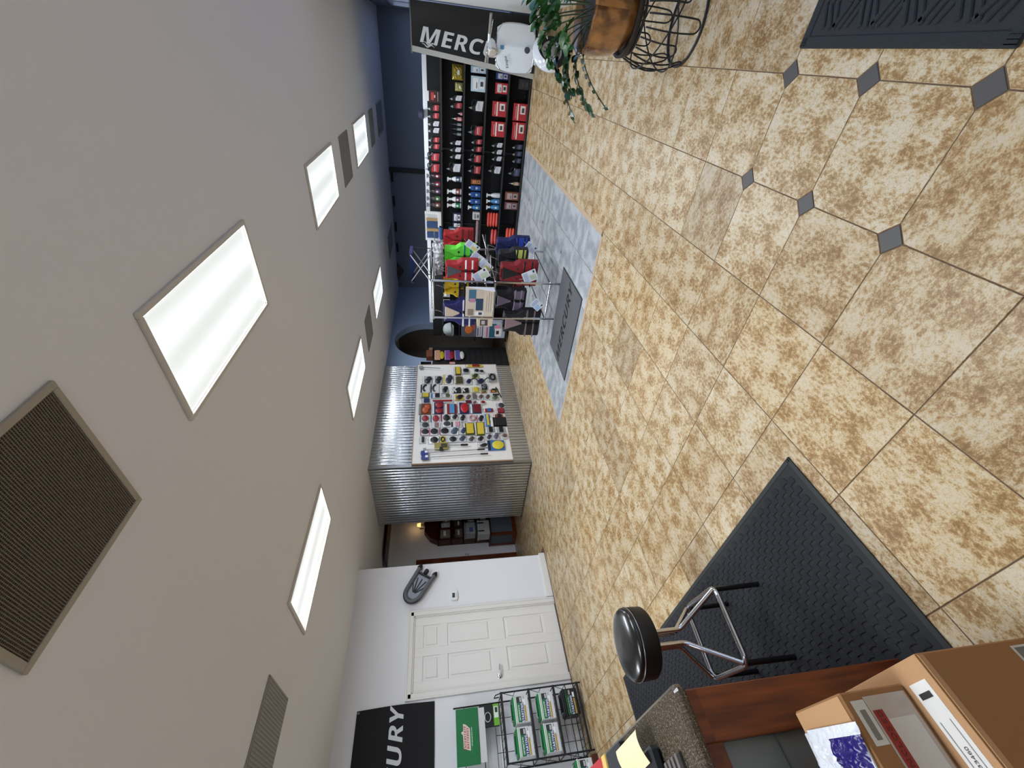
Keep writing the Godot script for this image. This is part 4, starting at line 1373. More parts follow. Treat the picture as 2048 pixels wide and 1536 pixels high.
func corrugated_board() -> void:
	var w := struct("wall_corrugated")
	part(MB.new().box(V(6.545, CEIL / 2, 6.735), Vector3(3.01, CEIL, 1.67)), "core", C("6c6f72", 0.8), w)
	var gal := M("galvanised")
	var pitch := 0.0763
	var amp := 0.0115
	# front sheet along p
	var f := MB.new()
	var n := int(3.05 / pitch) * 8
	for i in n:
		var a0 := TAU * i / 8.0
		var a1 := TAU * (i + 1) / 8.0
		var x0 := 5.0 + 3.05 * i / n
		var x1 := 5.0 + 3.05 * (i + 1) / n
		var z0 := -5.8625 + amp * sin(a0)
		var z1 := -5.8625 + amp * sin(a1)
		var s0 := amp * TAU / pitch * cos(a0)
		var s1 := amp * TAU / pitch * cos(a1)
		var n0 := Vector3(-s0, 0, 1).normalized()
		var n1 := Vector3(-s1, 0, 1).normalized()
		f.tri(Vector3(x0, 0.003, z0), Vector3(x1, 0.003, z1), Vector3(x1, CEIL, z1), n0, n1, n1)
		f.tri(Vector3(x0, 0.003, z0), Vector3(x1, CEIL, z1), Vector3(x0, CEIL, z0), n0, n1, n0)
	part(f, "corrugated_sheet", gal, w)
	f = MB.new()
	n = int(1.72 / pitch) * 8
	for i in n:
		var a0 := TAU * i / 8.0
		var a1 := TAU * (i + 1) / 8.0
		var z0 := -5.85 - 1.72 * i / n
		var z1 := -5.85 - 1.72 * (i + 1) / n
		var x0 := 5.0135 - amp * sin(a0)
		var x1 := 5.0135 - amp * sin(a1)
		var s0 := amp * TAU / pitch * cos(a0)
		var s1 := amp * TAU / pitch * cos(a1)
		var n0 := Vector3(-1, 0, s0).normalized()
		var n1 := Vector3(-1, 0, s1).normalized()
		f.tri(Vector3(x1, 0.003, z1), Vector3(x0, 0.003, z0), Vector3(x0, CEIL, z0), n1, n0, n0)
		f.tri(Vector3(x1, 0.003, z1), Vector3(x0, CEIL, z0), Vector3(x1, CEIL, z1), n1, n0, n1)
	part(f, "corrugated_sheet", gal, w)
	var ct := MB.new()
	ct.box(V(5.02, CEIL / 2, 5.845), Vector3(0.06, CEIL, 0.006))
	ct.box(V(4.995, CEIL / 2, 5.87), Vector3(0.006, CEIL, 0.05))
	part(ct, "corner_trim", M("steel"), w)
	# pegboard
	var dots := Image.create(64, 64, false, Image.FORMAT_RGB8)
	dots.fill(Color("e3e1dd"))
	for y in 64:
		for x in 64:
			if Vector2(x - 32, y - 32).length() < 7.0:
				dots.set_pixel(x, y, Color("6b6660"))
	var pm := M("pegboard", Color("ffffff"), 0.55, 0.0, {"albedo_texture": ImageTexture.create_from_image(dots), "uv1_triplanar": true, "uv1_scale": Vector3(39.4, 39.4, 39.4)})
	var pb := thing("pegboard", "large white pegboard on the corrugated metal wall", "pegboard", V(6.53, 1.265, 5.815))
	part(MB.new().box(Vector3.ZERO, Vector3(3.0, 1.83, 0.012)), "board", pm, pb)
	var edge := MB.new()
	for s in [-1, 1]:
		edge.box(Vector3(s * 1.5, 0, -0.004), Vector3(0.012, 1.842, 0.03))
		edge.box(Vector3(0, s * 0.915, -0.004), Vector3(3.0, 0.012, 0.03))
	part(edge, "wood_edging", C("a98b74", 0.6), pb)
	var last := -1
	var row := 0
	for k in PACKS:
		row = row + 1 if k[0] == last else 0
		last = k[0]
		pack(k, row)
	# rods and long things on hooks
	rod("fishing_net_rod", V(5.13, 1.95, 5.76), 1.02, "2f3f78", "telescoping pole with a blue end tag, outermost on the pegboard")
	rod("fishing_net_rod", V(5.24, 1.96, 5.76), 0.98, "27307c", "telescoping pole with a dark blue tag, second on the pegboard")
	var pl := thing("hand_pump", "short white hand pump with black foot hanging near the pegboard rods", "hand pump", V(5.33, 1.86, 5.765))
	part(MB.new().tube([Vector3(0, 0.08, 0), Vector3(0, -0.16, 0)], 0.012, 8), "barrel", C("c4c6c8", 0.4), pl)
	part(MB.new().box(Vector3(0, -0.2, 0), Vector3(0.1, 0.07, 0.03), 0.01), "foot", C("141416", 0.5), pl)
	part(MB.new().box(Vector3(0, 0.1, 0), Vector3(0.07, 0.06, 0.03), 0.01), "handle", C("8f939a", 0.5), pl)
	var br := thing("boat_hook_head", "olive packed boat hook with grey shaft and black grip on the pegboard", "boat hook", V(5.40, 1.66, 5.765))
	part(MB.new().box(Vector3(0, 0, 0), Vector3(0.17, 0.25, 0.02), 0.004), "card", C("8c8046", 0.6), br)
	part(MB.new().box(Vector3(0.0, -0.05, 0.014), Vector3(0.1, 0.11, 0.02), 0.008), "fitting", C("3c3a26", 0.5), br)
	part(MB.new().tube([Vector3(0, -0.125, 0.01), Vector3(0.0, -0.50, 0.01)], 0.011, 8), "shaft", C("9da0a2", 0.35, 0.6), br)
	part(MB.new().tube([Vector3(0, -0.36, 0.01), Vector3(0, -0.49, 0.01)], 0.02, 8), "grip", C("121214", 0.6), br)
	var mb := thing("metal_brush", "thin grey metal brush rod on the far end of the pegboard", "brush", V(7.87, 1.9, 5.76))
	part(MB.new().tube([Vector3(0.0, 0.16, 0), Vector3(-0.05, -0.24, 0)], 0.007, 6), "shaft", C("4a4c50", 0.4, 0.5), mb)
	part(MB.new().box(Vector3(0, 0.2, 0), Vector3(0.1, 0.09, 0.03), 0.01), "head", C("8c8c8a", 0.6), mb)
	var cb := thing("cable_coil", "black cable looped under the packs near the floor end of the pegboard", "cable", V(7.3, 0.82, 5.715))
	var pts := []
	for i in 30:
		var s := i / 29.0
		pts.append(Vector3(0.06 * sin(s * 9.0), 0.16 - 0.42 * s, 0.02 * cos(s * 7.0)))
	part(MB.new().tube(pts, 0.012, 8), "cable", C("0e0e10", 0.6), cb)
	var cp := thing("clip_pair", "pair of black plastic clips at the lower edge of the pegboard", "clips", V(6.9, 0.44, 5.73))
	part(MB.new().tube([Vector3(-0.18, -0.06, 0), Vector3(0.16, 0.02, 0)], 0.014, 8), "bar", C("101011", 0.5), cp)
	for s in [-1, 1]:
		part(MB.new().box(Vector3(s * 0.09, 0.05, 0), Vector3(0.05, 0.14, 0.03), 0.012), "clip", C("101011", 0.5), cp)

func rod(called: String, pos: Vector3, length: float, hex: String, label: String) -> void:
	var t := thing(called, label, "pole", pos)
	part(MB.new().box(Vector3(0, 0, 0), Vector3(0.1, 0.13, 0.02), 0.004), "tag_pack", C(hex, 0.4), t)
	part(MB.new().box(Vector3(0.02, -0.03, 0.0115), Vector3(0.05, 0.05, 0.002)), "tag_print", C("d8dae0", 0.6), t)
	part(MB.new().tube([Vector3(0.0, -0.06, 0.0), Vector3(0.03, -length, 0.0)], 0.008, 8), "pole_tube", C("a9acb0", 0.3, 0.8), t)
	part(MB.new().tube([Vector3(0.03, -length + 0.02, 0.0), Vector3(0.033, -length - 0.12, 0.0)], 0.014, 8), "grip", C("111113", 0.6), t)
	part(MB.new().tube([Vector3(0, 0.07, -0.03), Vector3(0, 0.075, 0.02), Vector3(0, 0.09, 0.03)], 0.003, 6), "hook", M("steel"), t)

func pack(k: Array, row: int) -> void:
	var shape: String = k[7]
	var what: String = {"box": "boxed part", "disc": "round part", "bar": "long part", "blob": "lumpy part", "ring": "looped cord", "hook": "curved part", "oval": "oval lamp part", "rod": "long rod"}[shape]
	var t := thing("hanging_pack", "%s card with %s %s, %s pegboard column from the rods, %s down" % [shade_name(k[5]), shade_name(k[6]), what, ordinal(k[0]), ordinal(row)], "hanging pack", V(k[1], k[2], 5.785), rng.randf_range(-0.1, 0.1), "packs hanging on the pegboard")
	var w: float = k[3] * 1.1
	var h: float = k[4] * 1.08
	var z := 0.004
	part(MB.new().box(Vector3(0, 0, 0), Vector3(w, h, 0.004)), "card", C(k[5], 0.55), t)
	var pm := C(k[6], 0.4)
	var b := MB.new()
	var y := -h * 0.12
	match shape:
		"box":
			b.box(Vector3(0, y, z + 0.012), Vector3(w * 0.84, h * 0.66, 0.026), 0.006)
		"disc":
			b.x = Transform3D(Basis.from_euler(Vector3(PI / 2, 0, 0)), Vector3(0, y, z))
			b.cyl(Vector3.ZERO, minf(w, h) * 0.42, 0.025, 16, 0.006)
		"bar":
			b.box(Vector3(0, y, z + 0.01), Vector3(w * 0.86, h * 0.42, 0.022), 0.008)
		"rod":
			b.box(Vector3(0, 0, z + 0.008), Vector3(w * 0.5, h * 0.9, 0.018), 0.006)
		"ring":
			var pts := []
			for i in 20:
				pts.append(Vector3(w * 0.32 * cos(TAU * i / 20), y + h * 0.26 * sin(TAU * i / 20), z + 0.012))
			b.tube(pts, minf(w, h) * 0.09, 8, true)
		"hook":
			var pts := []
			for i in 10:
				var a := 0.2 + 2.4 * i / 9.0
				pts.append(Vector3(w * 0.4 * cos(a), y - 0.1 * h + h * 0.42 * sin(a), z + 0.01))
			b.tube(pts, minf(w, h) * 0.1, 8)
		"oval":
			b.blob(Vector3(0, y, z + 0.008), Vector3(w * 0.45, h * 0.36, 0.022), 12)
		_:
			b.blob(Vector3(-w * 0.12, y + h * 0.08, z + 0.006), Vector3(w * 0.32, h * 0.3, 0.024), 10)
			b.blob(Vector3(w * 0.16, y - h * 0.1, z + 0.006), Vector3(w * 0.28, h * 0.26, 0.02), 10)
			b.box(Vector3(0, y, z + 0.006), Vector3(w * 0.7, h * 0.3, 0.014), 0.004)
	part(b, "product", pm, t)
	var stripe: String = k[8] if k[8] != "-" else ("b9bcc0" if shade_name(k[5]) == "white" else "d9dad6")
	part(MB.new().box(Vector3(0, h * 0.4, z), Vector3(w * 0.96, h * 0.15, 0.002)), "header_print", C(stripe, 0.5), t)
	part(MB.new().tube([Vector3(0, h * 0.47, -0.02), Vector3(0, h * 0.47, 0.035), Vector3(0, h * 0.47 + 0.01, 0.042)], 0.0025, 6), "hook", M("steel"), t)


# ---------------- black rack with bottles, cartons and sprays
const STOCK := [
	[1,0.667,0.184,0.197,"poster","3a1418","b03a3a"],
	[1,0.831,0.113,0.222,"bottle","a3262c","-"],
	[1,0.950,0.108,0.225,"bottle","a3262c","-"],
	[1,1.072,0.100,0.229,"bottle","c6c8cc","-"],
	[1,1.177,0.102,0.232,"bottle","c6c8cc","-"],
	[1,1.327,0.104,0.226,"bottle","a3262c","-"],
	[1,1.437,0.106,0.229,"bottle","a3262c","-"],
	[1,1.611,0.159,0.305,"jug","a3262c","-"],
	[1,1.798,0.174,0.311,"jug","a3262c","-"],
	[1,1.946,0.105,0.300,"spray_black","6a2430","-"],
	[1,2.093,0.107,0.305,"spray_black","7a2a34","-"],
	[1,2.228,0.098,0.309,"spray_black","5a3a5a","-"],
	[1,2.363,0.106,0.314,"spray_black","3f6a3a","-"],
	[1,2.484,0.114,0.318,"spray_black","6a4030","-"],
	[1,2.916,0.590,0.332,"kit","2b58a0","a98a5a"],
	[2,0.290,0.218,0.192,"gold_bag","8a7a2a","c9c9c0"],
	[2,0.493,0.125,0.140,"gold_bag","a9a468","d8d8d0"],
	[2,0.655,0.099,0.231,"bottle","c6c8cc","-"],
	[2,0.765,0.105,0.220,"bottle","a3262c","-"],
	[2,0.887,0.059,0.094,"tube","a3262c","-"],
	[2,0.970,0.073,0.199,"tube","a3262c","-"],
	[2,1.056,0.055,0.209,"spray_can","7d8688","-"],
	[2,1.130,0.056,0.208,"spray_can","7d8688","-"],
	[2,1.210,0.057,0.208,"spray_can","7d8688","-"],
	[2,1.346,0.092,0.229,"bottle","c6c8cc","-"],
	[2,1.460,0.098,0.229,"bottle","c6c8cc","-"],
	[2,1.577,0.097,0.229,"bottle","c6c8cc","-"],
	[2,1.768,0.175,0.295,"jug","c6c8cc","-"],
	[2,1.980,0.111,0.307,"spray","4a5a70","-"],
	[2,2.208,0.121,0.308,"spray","8a4a44","-"],
	[2,2.354,0.115,0.309,"spray","5a3a50","-"],
	[2,2.472,0.112,0.309,"spray","1f7a4a","-"],
	[2,2.696,0.183,0.166,"box","20243c","d8d8dc"],
	[2,2.851,0.103,0.165,"box","20243c","d8d8dc"],
	[2,2.975,0.128,0.250,"box","4c6478","b8c4cc"],
	[2,3.111,0.131,0.250,"box","566c80","c8ccd0"],
	[3,0.223,0.097,0.259,"box","9cb8cc","d8dfe2"],
	[3,0.421,0.229,0.252,"box","b8cdd8","e2e6e6"],
	[3,0.740,0.189,0.283,"jug","c6c8cc","-"],
	[3,1.122,0.178,0.282,"jug","a3262c","-"],
	[3,1.302,0.101,0.217,"bottle","a3262c","-"],
	[3,1.426,0.108,0.213,"bottle","a3262c","-"],
	[3,1.585,0.156,0.269,"jug","a3262c","-"],
	[3,1.780,0.161,0.263,"jug","a3262c","-"],
	[3,1.997,0.088,0.199,"box","6a3a20","b8703a"],
	[3,2.116,0.104,0.242,"flat_bottle","24569c","-"],
	[3,2.243,0.104,0.238,"flat_bottle","24569c","-"],
	[3,2.373,0.105,0.234,"flat_bottle","24569c","-"],
	[3,2.489,0.112,0.267,"spray","2f6a9c","2f6a9c"],
	[3,2.651,0.147,0.141,"box","c8c8c4","8a8a88"],
	[3,2.982,0.483,0.085,"rope","8c3a40","-"],
	[4,0.276,0.100,0.214,"box","2a3a7c","b8bcc8"],
	[4,0.449,0.165,0.217,"box","b02830","d8d0d0"],
	[4,0.757,0.240,0.249,"box_red","b02830","e0d8d4"],
	[4,1.072,0.252,0.250,"box_red","b02830","e0d8d4"],
	[4,1.329,0.098,0.223,"bottle","c6c8cc","-"],
	[4,1.443,0.098,0.215,"bottle","c6c8cc","-"],
	[4,1.558,0.099,0.208,"bottle","c6c8cc","-"],
	[4,1.754,0.154,0.264,"jug","c6c8cc","-"],
	[4,2.233,0.106,0.301,"spray","d8dadc","d8dadc"],
	[4,2.348,0.108,0.295,"spray","3f7fb0","3f7fb0"],
	[4,2.466,0.111,0.289,"spray","3f7fb0","3f7fb0"],
	[4,2.720,0.301,0.275,"fender4","d8493c","-"],
	[4,3.079,0.335,0.160,"fender2","c8453c","-"],
	[5,0.357,0.160,0.191,"box","1c1c1f","2c2c30"],
	[5,0.774,0.279,0.245,"box_red","b02830","e0d8d4"],
	[5,1.073,0.298,0.238,"box_red","b02830","e0d8d4"],
	[5,1.331,0.101,0.208,"bottle","39415e","-"],
	[5,1.448,0.101,0.196,"bottle","39415e","-"],
	[5,1.568,0.100,0.185,"bottle","39415e","-"],
	[5,1.772,0.165,0.247,"jug","39415e","-"],
	[5,1.989,0.076,0.216,"tube","8a8a20","-"],
	[5,2.220,0.155,0.274,"box","7a4a38","a89890"],
	[5,2.409,0.147,0.270,"box","6a4444","a09090"],
	[5,3.055,0.375,0.229,"fender3","e0523a","-"],
]
const SHELF := [0.0, 1.60, 1.20, 0.815, 0.42, 0.04]
const SHELF_NAME := ["", "top", "second", "middle", "fourth", "bottom"]

func rack_and_stock() -> void:
	var bb := M("black_board")
	var r := thing("black_shelf_rack", "long black gondola shelf rack along the low partition", "shelf rack", V(8.87, 0, 2.9), -PI / 2)
	# local +z faces the room, local x runs to smaller q
	part(MB.new().box(Vector3(0, 0.94, -0.36), Vector3(5.6, 1.78, 0.03)), "back_panel", bb, r)
	part(MB.new().box(Vector3(0, 0.02, -0.17), Vector3(5.6, 0.04, 0.36), 0.004), "base_deck", M("black_metal"), r)
	for k in range(1, 5):
		for s in 4:
			part(MB.new().box(Vector3(-2.1 + 1.4 * s, SHELF[k] - 0.012, -0.18), Vector3(1.385, 0.024, 0.33), 0.003), "shelf", M("black_metal"), r)
			part(MB.new().box(Vector3(-2.1 + 1.4 * s, SHELF[k] - 0.014, -0.012), Vector3(1.385, 0.03, 0.006)), "price_rail", M("price_rail", Color("25262a"), 0.3), r)
	for s in 5:
		part(MB.new().box(Vector3(-2.8 + 1.4 * s, 0.93, -0.33), Vector3(0.03, 1.8, 0.04)), "upright", M("black_metal"), r)
	# low white partition behind the rack
	structure(MB.new().box(V(9.32, 0.955, 2.75), Vector3(0.1, 1.91, 5.3), 0.004), "wall_partition", M("white_paint"))
	# black slat panel on the arched wall beside the rack
	var sp := thing("slat_panel", "black slat panel on the arched wall next to the pegboard", "slat panel", V(8.46, 0, 5.9))
	part(MB.new().box(Vector3(0, 0.92, 0), Vector3(0.8, 1.84, 0.05)), "board", bb, sp)
	for k in 12:
		part(MB.new().box(Vector3(0, 0.1 + 0.15 * k, 0.027), Vector3(0.8, 0.105, 0.01), 0.003), "slat", bb, sp)
	var n := 0
	var last := 0
	for s in STOCK:
		n = n + 1 if s[0] == last else 0
		last = s[0]
		product(s, n)
	# small things further left on the rack
	for k in 4:
		var q: float = [4.02, 4.2, 4.41, 4.58][k]
		var hue: String = ["9c3a2c", "3a4a66", "9a9a92", "b9b38c"][k]
		var t := thing("hanging_pack", "small %s hanging pack above the vests on the rack, %s from the red vests" % [shade_name(hue), ordinal(k)], "hanging pack", V(8.83, 1.50, q), -PI / 2, "small packs on the rack behind the vests")
		part(MB.new().box(Vector3.ZERO, Vector3(0.11, 0.15, 0.006)), "card", C(hue, 0.5), t)
		part(MB.new().box(Vector3(0, 0.02, 0.01), Vector3(0.05, 0.05, 0.02), 0.008), "product", C("d8d8d8", 0.3), t)
		part(MB.new().box(Vector3(0, 0.085, 0.0), Vector3(0.06, 0.03, 0.008)), "header_print", C("15161a", 0.4), t)
	var cap := thing("grey_sun_hat", "light grey cloth sun hat hung on the black rack", "hat", V(8.74, 1.46, 5.28), -PI / 2)
	var dome := MB.new()
	dome.x = Transform3D(Basis.from_euler(Vector3(0, 0, 0.1)).scaled(Vector3(1.2, 1.0, 0.6)), Vector3.ZERO)
	dome.lathe([Vector2(0.15, -0.07), Vector2(0.148, 0.0), Vector2(0.125, 0.07), Vector2(0.07, 0.115), Vector2(0, 0.13)], 20)
	part(dome, "crown", C("9aa2a2", 0.85), cap)
	part(MB.new().prism([Vector2(-0.17, -0.075), Vector2(0.17, -0.075), Vector2(0.12, -0.13), Vector2(-0.12, -0.13)], 0.0, 0.05, 0.006), "brim", C("8a9494", 0.85), cap)
	var bx := thing("picture_carton", "dark carton with an orange fish picture on the left of the black rack", "carton", V(8.72, 0.98, 5.24), -PI / 2)
	part(MB.new().box(Vector3.ZERO, Vector3(0.36, 0.34, 0.16), 0.004), "carton_body", C("4a4b55", 0.5), bx)
	part(MB.new().blob(Vector3(0.02, 0.0, 0.081), Vector3(0.12, 0.09, 0.004), 12), "printed_fish", C("b8642c", 0.5), bx)
	flat_print([[0.02, -0.14, 0.15, -0.08, "a8402c"], [-0.16, -0.15, 0.16, -0.145, "9a9aa0"], [0.02, 0.04, 0.1, 0.06, "c9a23c"]], "front_print", bx, 0.0815)
	bx = thing("slim_white_carton", "slim white carton under the picture carton on the black rack", "carton", V(8.74, 0.727, 5.20), -PI / 2)
	part(MB.new().box(Vector3.ZERO, Vector3(0.46, 0.145, 0.16), 0.004), "carton_body", C("bfbdc6", 0.5), bx)
	flat_print([[-0.2, 0.01, 0.02, 0.05, "6a6a86"], [0.1, -0.05, 0.2, 0.05, "6a2a34"], [-0.2, -0.04, 0.06, -0.02, "8a8a96"]], "front_print", bx, 0.0815)
	bx = thing("water_toy_carton", "colourful water toy carton low on the left of the black rack", "carton", V(8.72, 0.365, 5.24), -PI / 2)
	part(MB.new().box(Vector3.ZERO, Vector3(0.42, 0.54, 0.16), 0.004), "carton_body", C("a9b4c4", 0.5), bx)
	flat_print([[-0.2, 0.12, 0.2, 0.25, "c9bcc8"], [-0.19, -0.05, 0.19, 0.12, "1f5c74"], [0.02, -0.14, 0.15, 0.0, "d68aa8"], [-0.16, -0.18, 0.06, -0.02, "e6e6ea"], [-0.1, -0.12, 0.0, -0.05, "2c2c3c"], [-0.18, 0.15, 0.1, 0.19, "b06a8a"]], "front_print", bx, 0.0815)
	part(MB.new().box(V(8.72, 0.068, 5.24), Vector3(0.2, 0.054, 0.46), 0.004), "carton_stand", M("black_metal"), self)
	tag(get_child(get_child_count() - 1), "low black stand under the water toy carton", "stand")
	for y in [0.645, 0.8]:
		part(MB.new().box(Vector3(-2.37, y, 0.07), Vector3(0.52, 0.012, 0.18)), "end_shelf", M("black_metal"), r)
	var k := 0
	for c in [["c9b23a", "b0a02a", 1.68], ["a8404c", "8c1f2c", 1.44], ["b8b4c4", "c9ccc0", 1.20]]:
		var t := thing("bait_bag", ["yellow striped snack-like bait bag on the black slat panel", "red and violet bait bag, second down on the slat panel", "white-bottomed bait bag, lowest of three on the slat panel"][k], "bait bag", V(8.44, c[2], 5.82), 0.0, "bait bags on the slat panel")
		part(MB.new().box(Vector3(0, 0.04, 0), Vector3(0.4, 0.13, 0.04), 0.015), "bag_top", C(["b98a70", "7a4a86", "56508c"][k], 0.35), t)
		part(MB.new().blob(Vector3(0, -0.06, 0.0), Vector3(0.17, 0.06, 0.03), 12), "bag_bottom", C(c[1], 0.35), t)
		part(MB.new().box(Vector3(0, 0.105, 0), Vector3(0.38, 0.02, 0.012)), "header_print", C("d8c8b0", 0.4), t)
		k += 1
	var rp := thing("hanging_pack", "red and white pack hanging at the edge between slat panel and pegboard", "hanging pack", V(8.13, 1.38, 5.845), 0.0)
	part(MB.new().box(Vector3.ZERO, Vector3(0.14, 0.13, 0.02), 0.003), "card", C("8c3440", 0.4), rp)
	part(MB.new().box(Vector3(0, 0.0, 0.011), Vector3(0.04, 0.13, 0.003)), "stripe", C("d8c8c8", 0.4), rp)

func product(s: Array, n: int) -> void:
	var kind: String = s[4]
	var w: float = s[2]
	var h: float = s[3]
	var hue: String = s[5]
	var second: String = s[6]
	var q: float = s[1]
	var shelf: float = SHELF[s[0]]
	var word: String = {"bottle": "%s-label black oil bottle", "jug": "%s-label black oil jug", "spray": "%s-label spray bottle with trigger", "spray_black": "dark %s-label trigger spray bottle", "spray_can": "slim %s spray can with straw", "tube": "small %s tube", "flat_bottle": "flat %s bottle with white cap", "box": "%s product carton", "box_red": "bright %s boxed oil set", "poster": "%s picture pack", "kit": "%s and white boxed anchor kit", "gold_bag": "%s crinkled bag", "rope": "%s rope in a clear sleeve", "fender4": "pack of four %s fenders", "fender2": "pack of two %s fenders", "fender3": "pack of three %s fenders"}[kind]
	var cat: String = {"bottle": "oil bottle", "jug": "oil jug", "spray": "spray bottle", "spray_black": "spray bottle", "spray_can": "spray can", "tube": "tube", "flat_bottle": "bottle", "box": "carton", "box_red": "carton", "poster": "picture pack", "kit": "boxed kit", "gold_bag": "bag", "rope": "rope", "fender4": "fenders", "fender2": "fenders", "fender3": "fenders"}[kind]
	var called: String = {"bottle": "oil_bottle", "jug": "oil_jug", "spray": "spray_bottle", "spray_black": "spray_bottle", "spray_can": "spray_can", "tube": "sealant_tube", "flat_bottle": "flat_bottle", "box": "product_carton", "box_red": "product_carton", "poster": "picture_pack", "kit": "boxed_kit", "gold_bag": "crinkled_bag", "rope": "packed_rope", "fender4": "fender_pack", "fender2": "fender_pack", "fender3": "fender_pack"}[kind]
	var t := thing(called, (word % shade_name(hue)) + ", %s from the banner on the %s rack shelf" % [ordinal(n), SHELF_NAME[s[0]]], cat, V(8.95, shelf + 0.001, q), -PI / 2, "stock on the %s rack shelf" % SHELF_NAME[s[0]])
	var black := C("0d0d0f", 0.35)
	var grey := C("8f9294", 0.5)
	match kind:
		"bottle", "jug":
			var b := MB.new()
			var bh := h * 0.8
			if kind == "bottle":
				b.prism([Vector2(-w * 0.46, 0), Vector2(w * 0.46, 0), Vector2(w * 0.46, bh * 0.7), Vector2(w * 0.3, bh * 0.9), Vector2(-w * 0.08, bh), Vector2(-w * 0.34, bh), Vector2(-w * 0.46, bh * 0.8)], -0.03, 0.03, 0.008, true)
			else:
				b.prism([Vector2(-w * 0.47, 0), Vector2(w * 0.47, 0), Vector2(w * 0.47, bh * 0.66), Vector2(w * 0.2, bh * 0.72), Vector2(-w * 0.02, bh * 0.98), Vector2(-w * 0.32, bh), Vector2(-w * 0.47, bh * 0.74)], -0.05, 0.05, 0.01, true)
			part(b, "bottle_body", black, t)
			var cap := MB.new()
			cap.lathe([Vector2(0.021, bh - 0.004), Vector2(0.021, bh + 0.01), Vector2(0.009, bh + h * 0.13), Vector2(0.007, bh + h * 0.19), Vector2(0, bh + h * 0.19)], 12, Vector3(-w * 0.21, 0, 0))
			part(cap, "spout_cap", grey, t)
			var z := 0.0305 if kind == "bottle" else 0.0505
			var lb := MB.new()
			lb.paint(Color(hue))
			var y0 := bh * 0.1
			var y1 := bh * 0.72
			lb.prism([Vector2(-w * 0.40, y0 + 0.02), Vector2(w * 0.40, y0), Vector2(w * 0.38, y0 + (y1 - y0) * 0.75), Vector2(-w * 0.1, y1), Vector2(-w * 0.4, y1 * 0.96)], z, z + 0.0008)
			lb.paint(Color("dcdcdc") if shade_name(hue) == "red" else Color("8b8f98"))
			lb.box(Vector3(-w * 0.02, y0 + (y1 - y0) * 0.62, z + 0.001), Vector3(w * 0.6, h * 0.028, 0.0008))
			lb.box(Vector3(0.0, y0 + (y1 - y0) * 0.45, z + 0.001), Vector3(w * 0.66, h * 0.018, 0.0008))
			part(lb, "front_label", print_mat(), t)
			if kind == "jug":
				part(MB.new().tube([Vector3(w * 0.40, bh * 0.64, 0), Vector3(w * 0.42, bh * 0.86, 0), Vector3(w * 0.3, bh * 0.98, 0), Vector3(w * 0.02, bh * 0.98, 0)], 0.011, 8), "grip_handle", black, t)
		"spray", "spray_black":
			var dark := kind == "spray_black"
			var bh := h * 0.66
			var b := MB.new()
			b.x = Transform3D(Basis().scaled(Vector3(1, 1, 0.62)), Vector3.ZERO)
			b.lathe([Vector2(0, 0), Vector2(w * 0.42, 0), Vector2(w * 0.45, h * 0.03), Vector2(w * 0.45, bh * 0.55), Vector2(w * 0.34, bh * 0.8), Vector2(w * 0.16, bh * 0.95), Vector2(w * 0.15, bh)], 16)
			part(b, "bottle_body", C("2a1d1f", 0.4) if dark else C("dfe2e4", 0.4) if second == "-" else C(second, 0.3), t)
			var tr := MB.new()
			tr.cyl(Vector3(0, bh, 0), w * 0.19, h * 0.08, 12)
			tr.box(Vector3(-w * 0.02, bh + h * 0.2, 0), Vector3(w * 0.62, h * 0.11, 0.024), 0.006)
			tr.box(Vector3(-w * 0.38, bh + h * 0.22, 0), Vector3(w * 0.16, h * 0.06, 0.018), 0.004)
			tr.box(Vector3(0, bh + h * 0.11, 0), Vector3(w * 0.22, h * 0.1, 0.02))
			part(tr, "trigger_head", C("70747a", 0.4) if dark else C("eceded", 0.4), t)
			part(MB.new().tube([Vector3(-w * 0.22, bh + h * 0.17, 0), Vector3(-w * 0.3, bh + h * 0.08, 0), Vector3(-w * 0.26, bh + h * 0.0, 0)], 0.006, 6), "trigger", C("3a3c40", 0.4), t)
			var lb := MB.new()
			lb.x = Transform3D(Basis().scaled(Vector3(1, 1, 0.62)), Vector3.ZERO)
			lb.lathe([Vector2(w * 0.455, bh * 0.1), Vector2(w * 0.456, bh * 0.55)], 16)
			part(lb, "label_sleeve", C(hue, 0.5), t)
			part(MB.new().blob(Vector3(0, bh * 0.36, w * 0.28), Vector3(w * 0.2, bh * 0.12, 0.004), 10), "label_badge", C("d8d8d4", 0.5), t)
		"spray_can", "tube":
			part(MB.new().lathe([Vector2(0, 0), Vector2(w * 0.42, 0), Vector2(w * 0.42, h * 0.5), Vector2(w * 0.34, h * 0.56), Vector2(w * 0.2, h * 0.6), Vector2(0, h * 0.6)], 14), "can_body", C("1b1c1e", 0.4) if kind == "spray_can" else C(hue, 0.4), t)
			part(MB.new().lathe([Vector2(w * 0.43, h * 0.12), Vector2(w * 0.43, h * 0.46)], 14), "label_sleeve", C(hue if kind == "spray_can" else "c9a0a0", 0.5), t)
			part(MB.new().lathe([Vector2(w * 0.2, h * 0.6), Vector2(w * 0.18, h * 0.74), Vector2(w * 0.06, h * 0.8), Vector2(w * 0.04, h * 0.97), Vector2(0, h * 0.98)], 12), "nozzle", C("3c3e42" if kind == "spray_can" else "c9c9c9", 0.4), t)
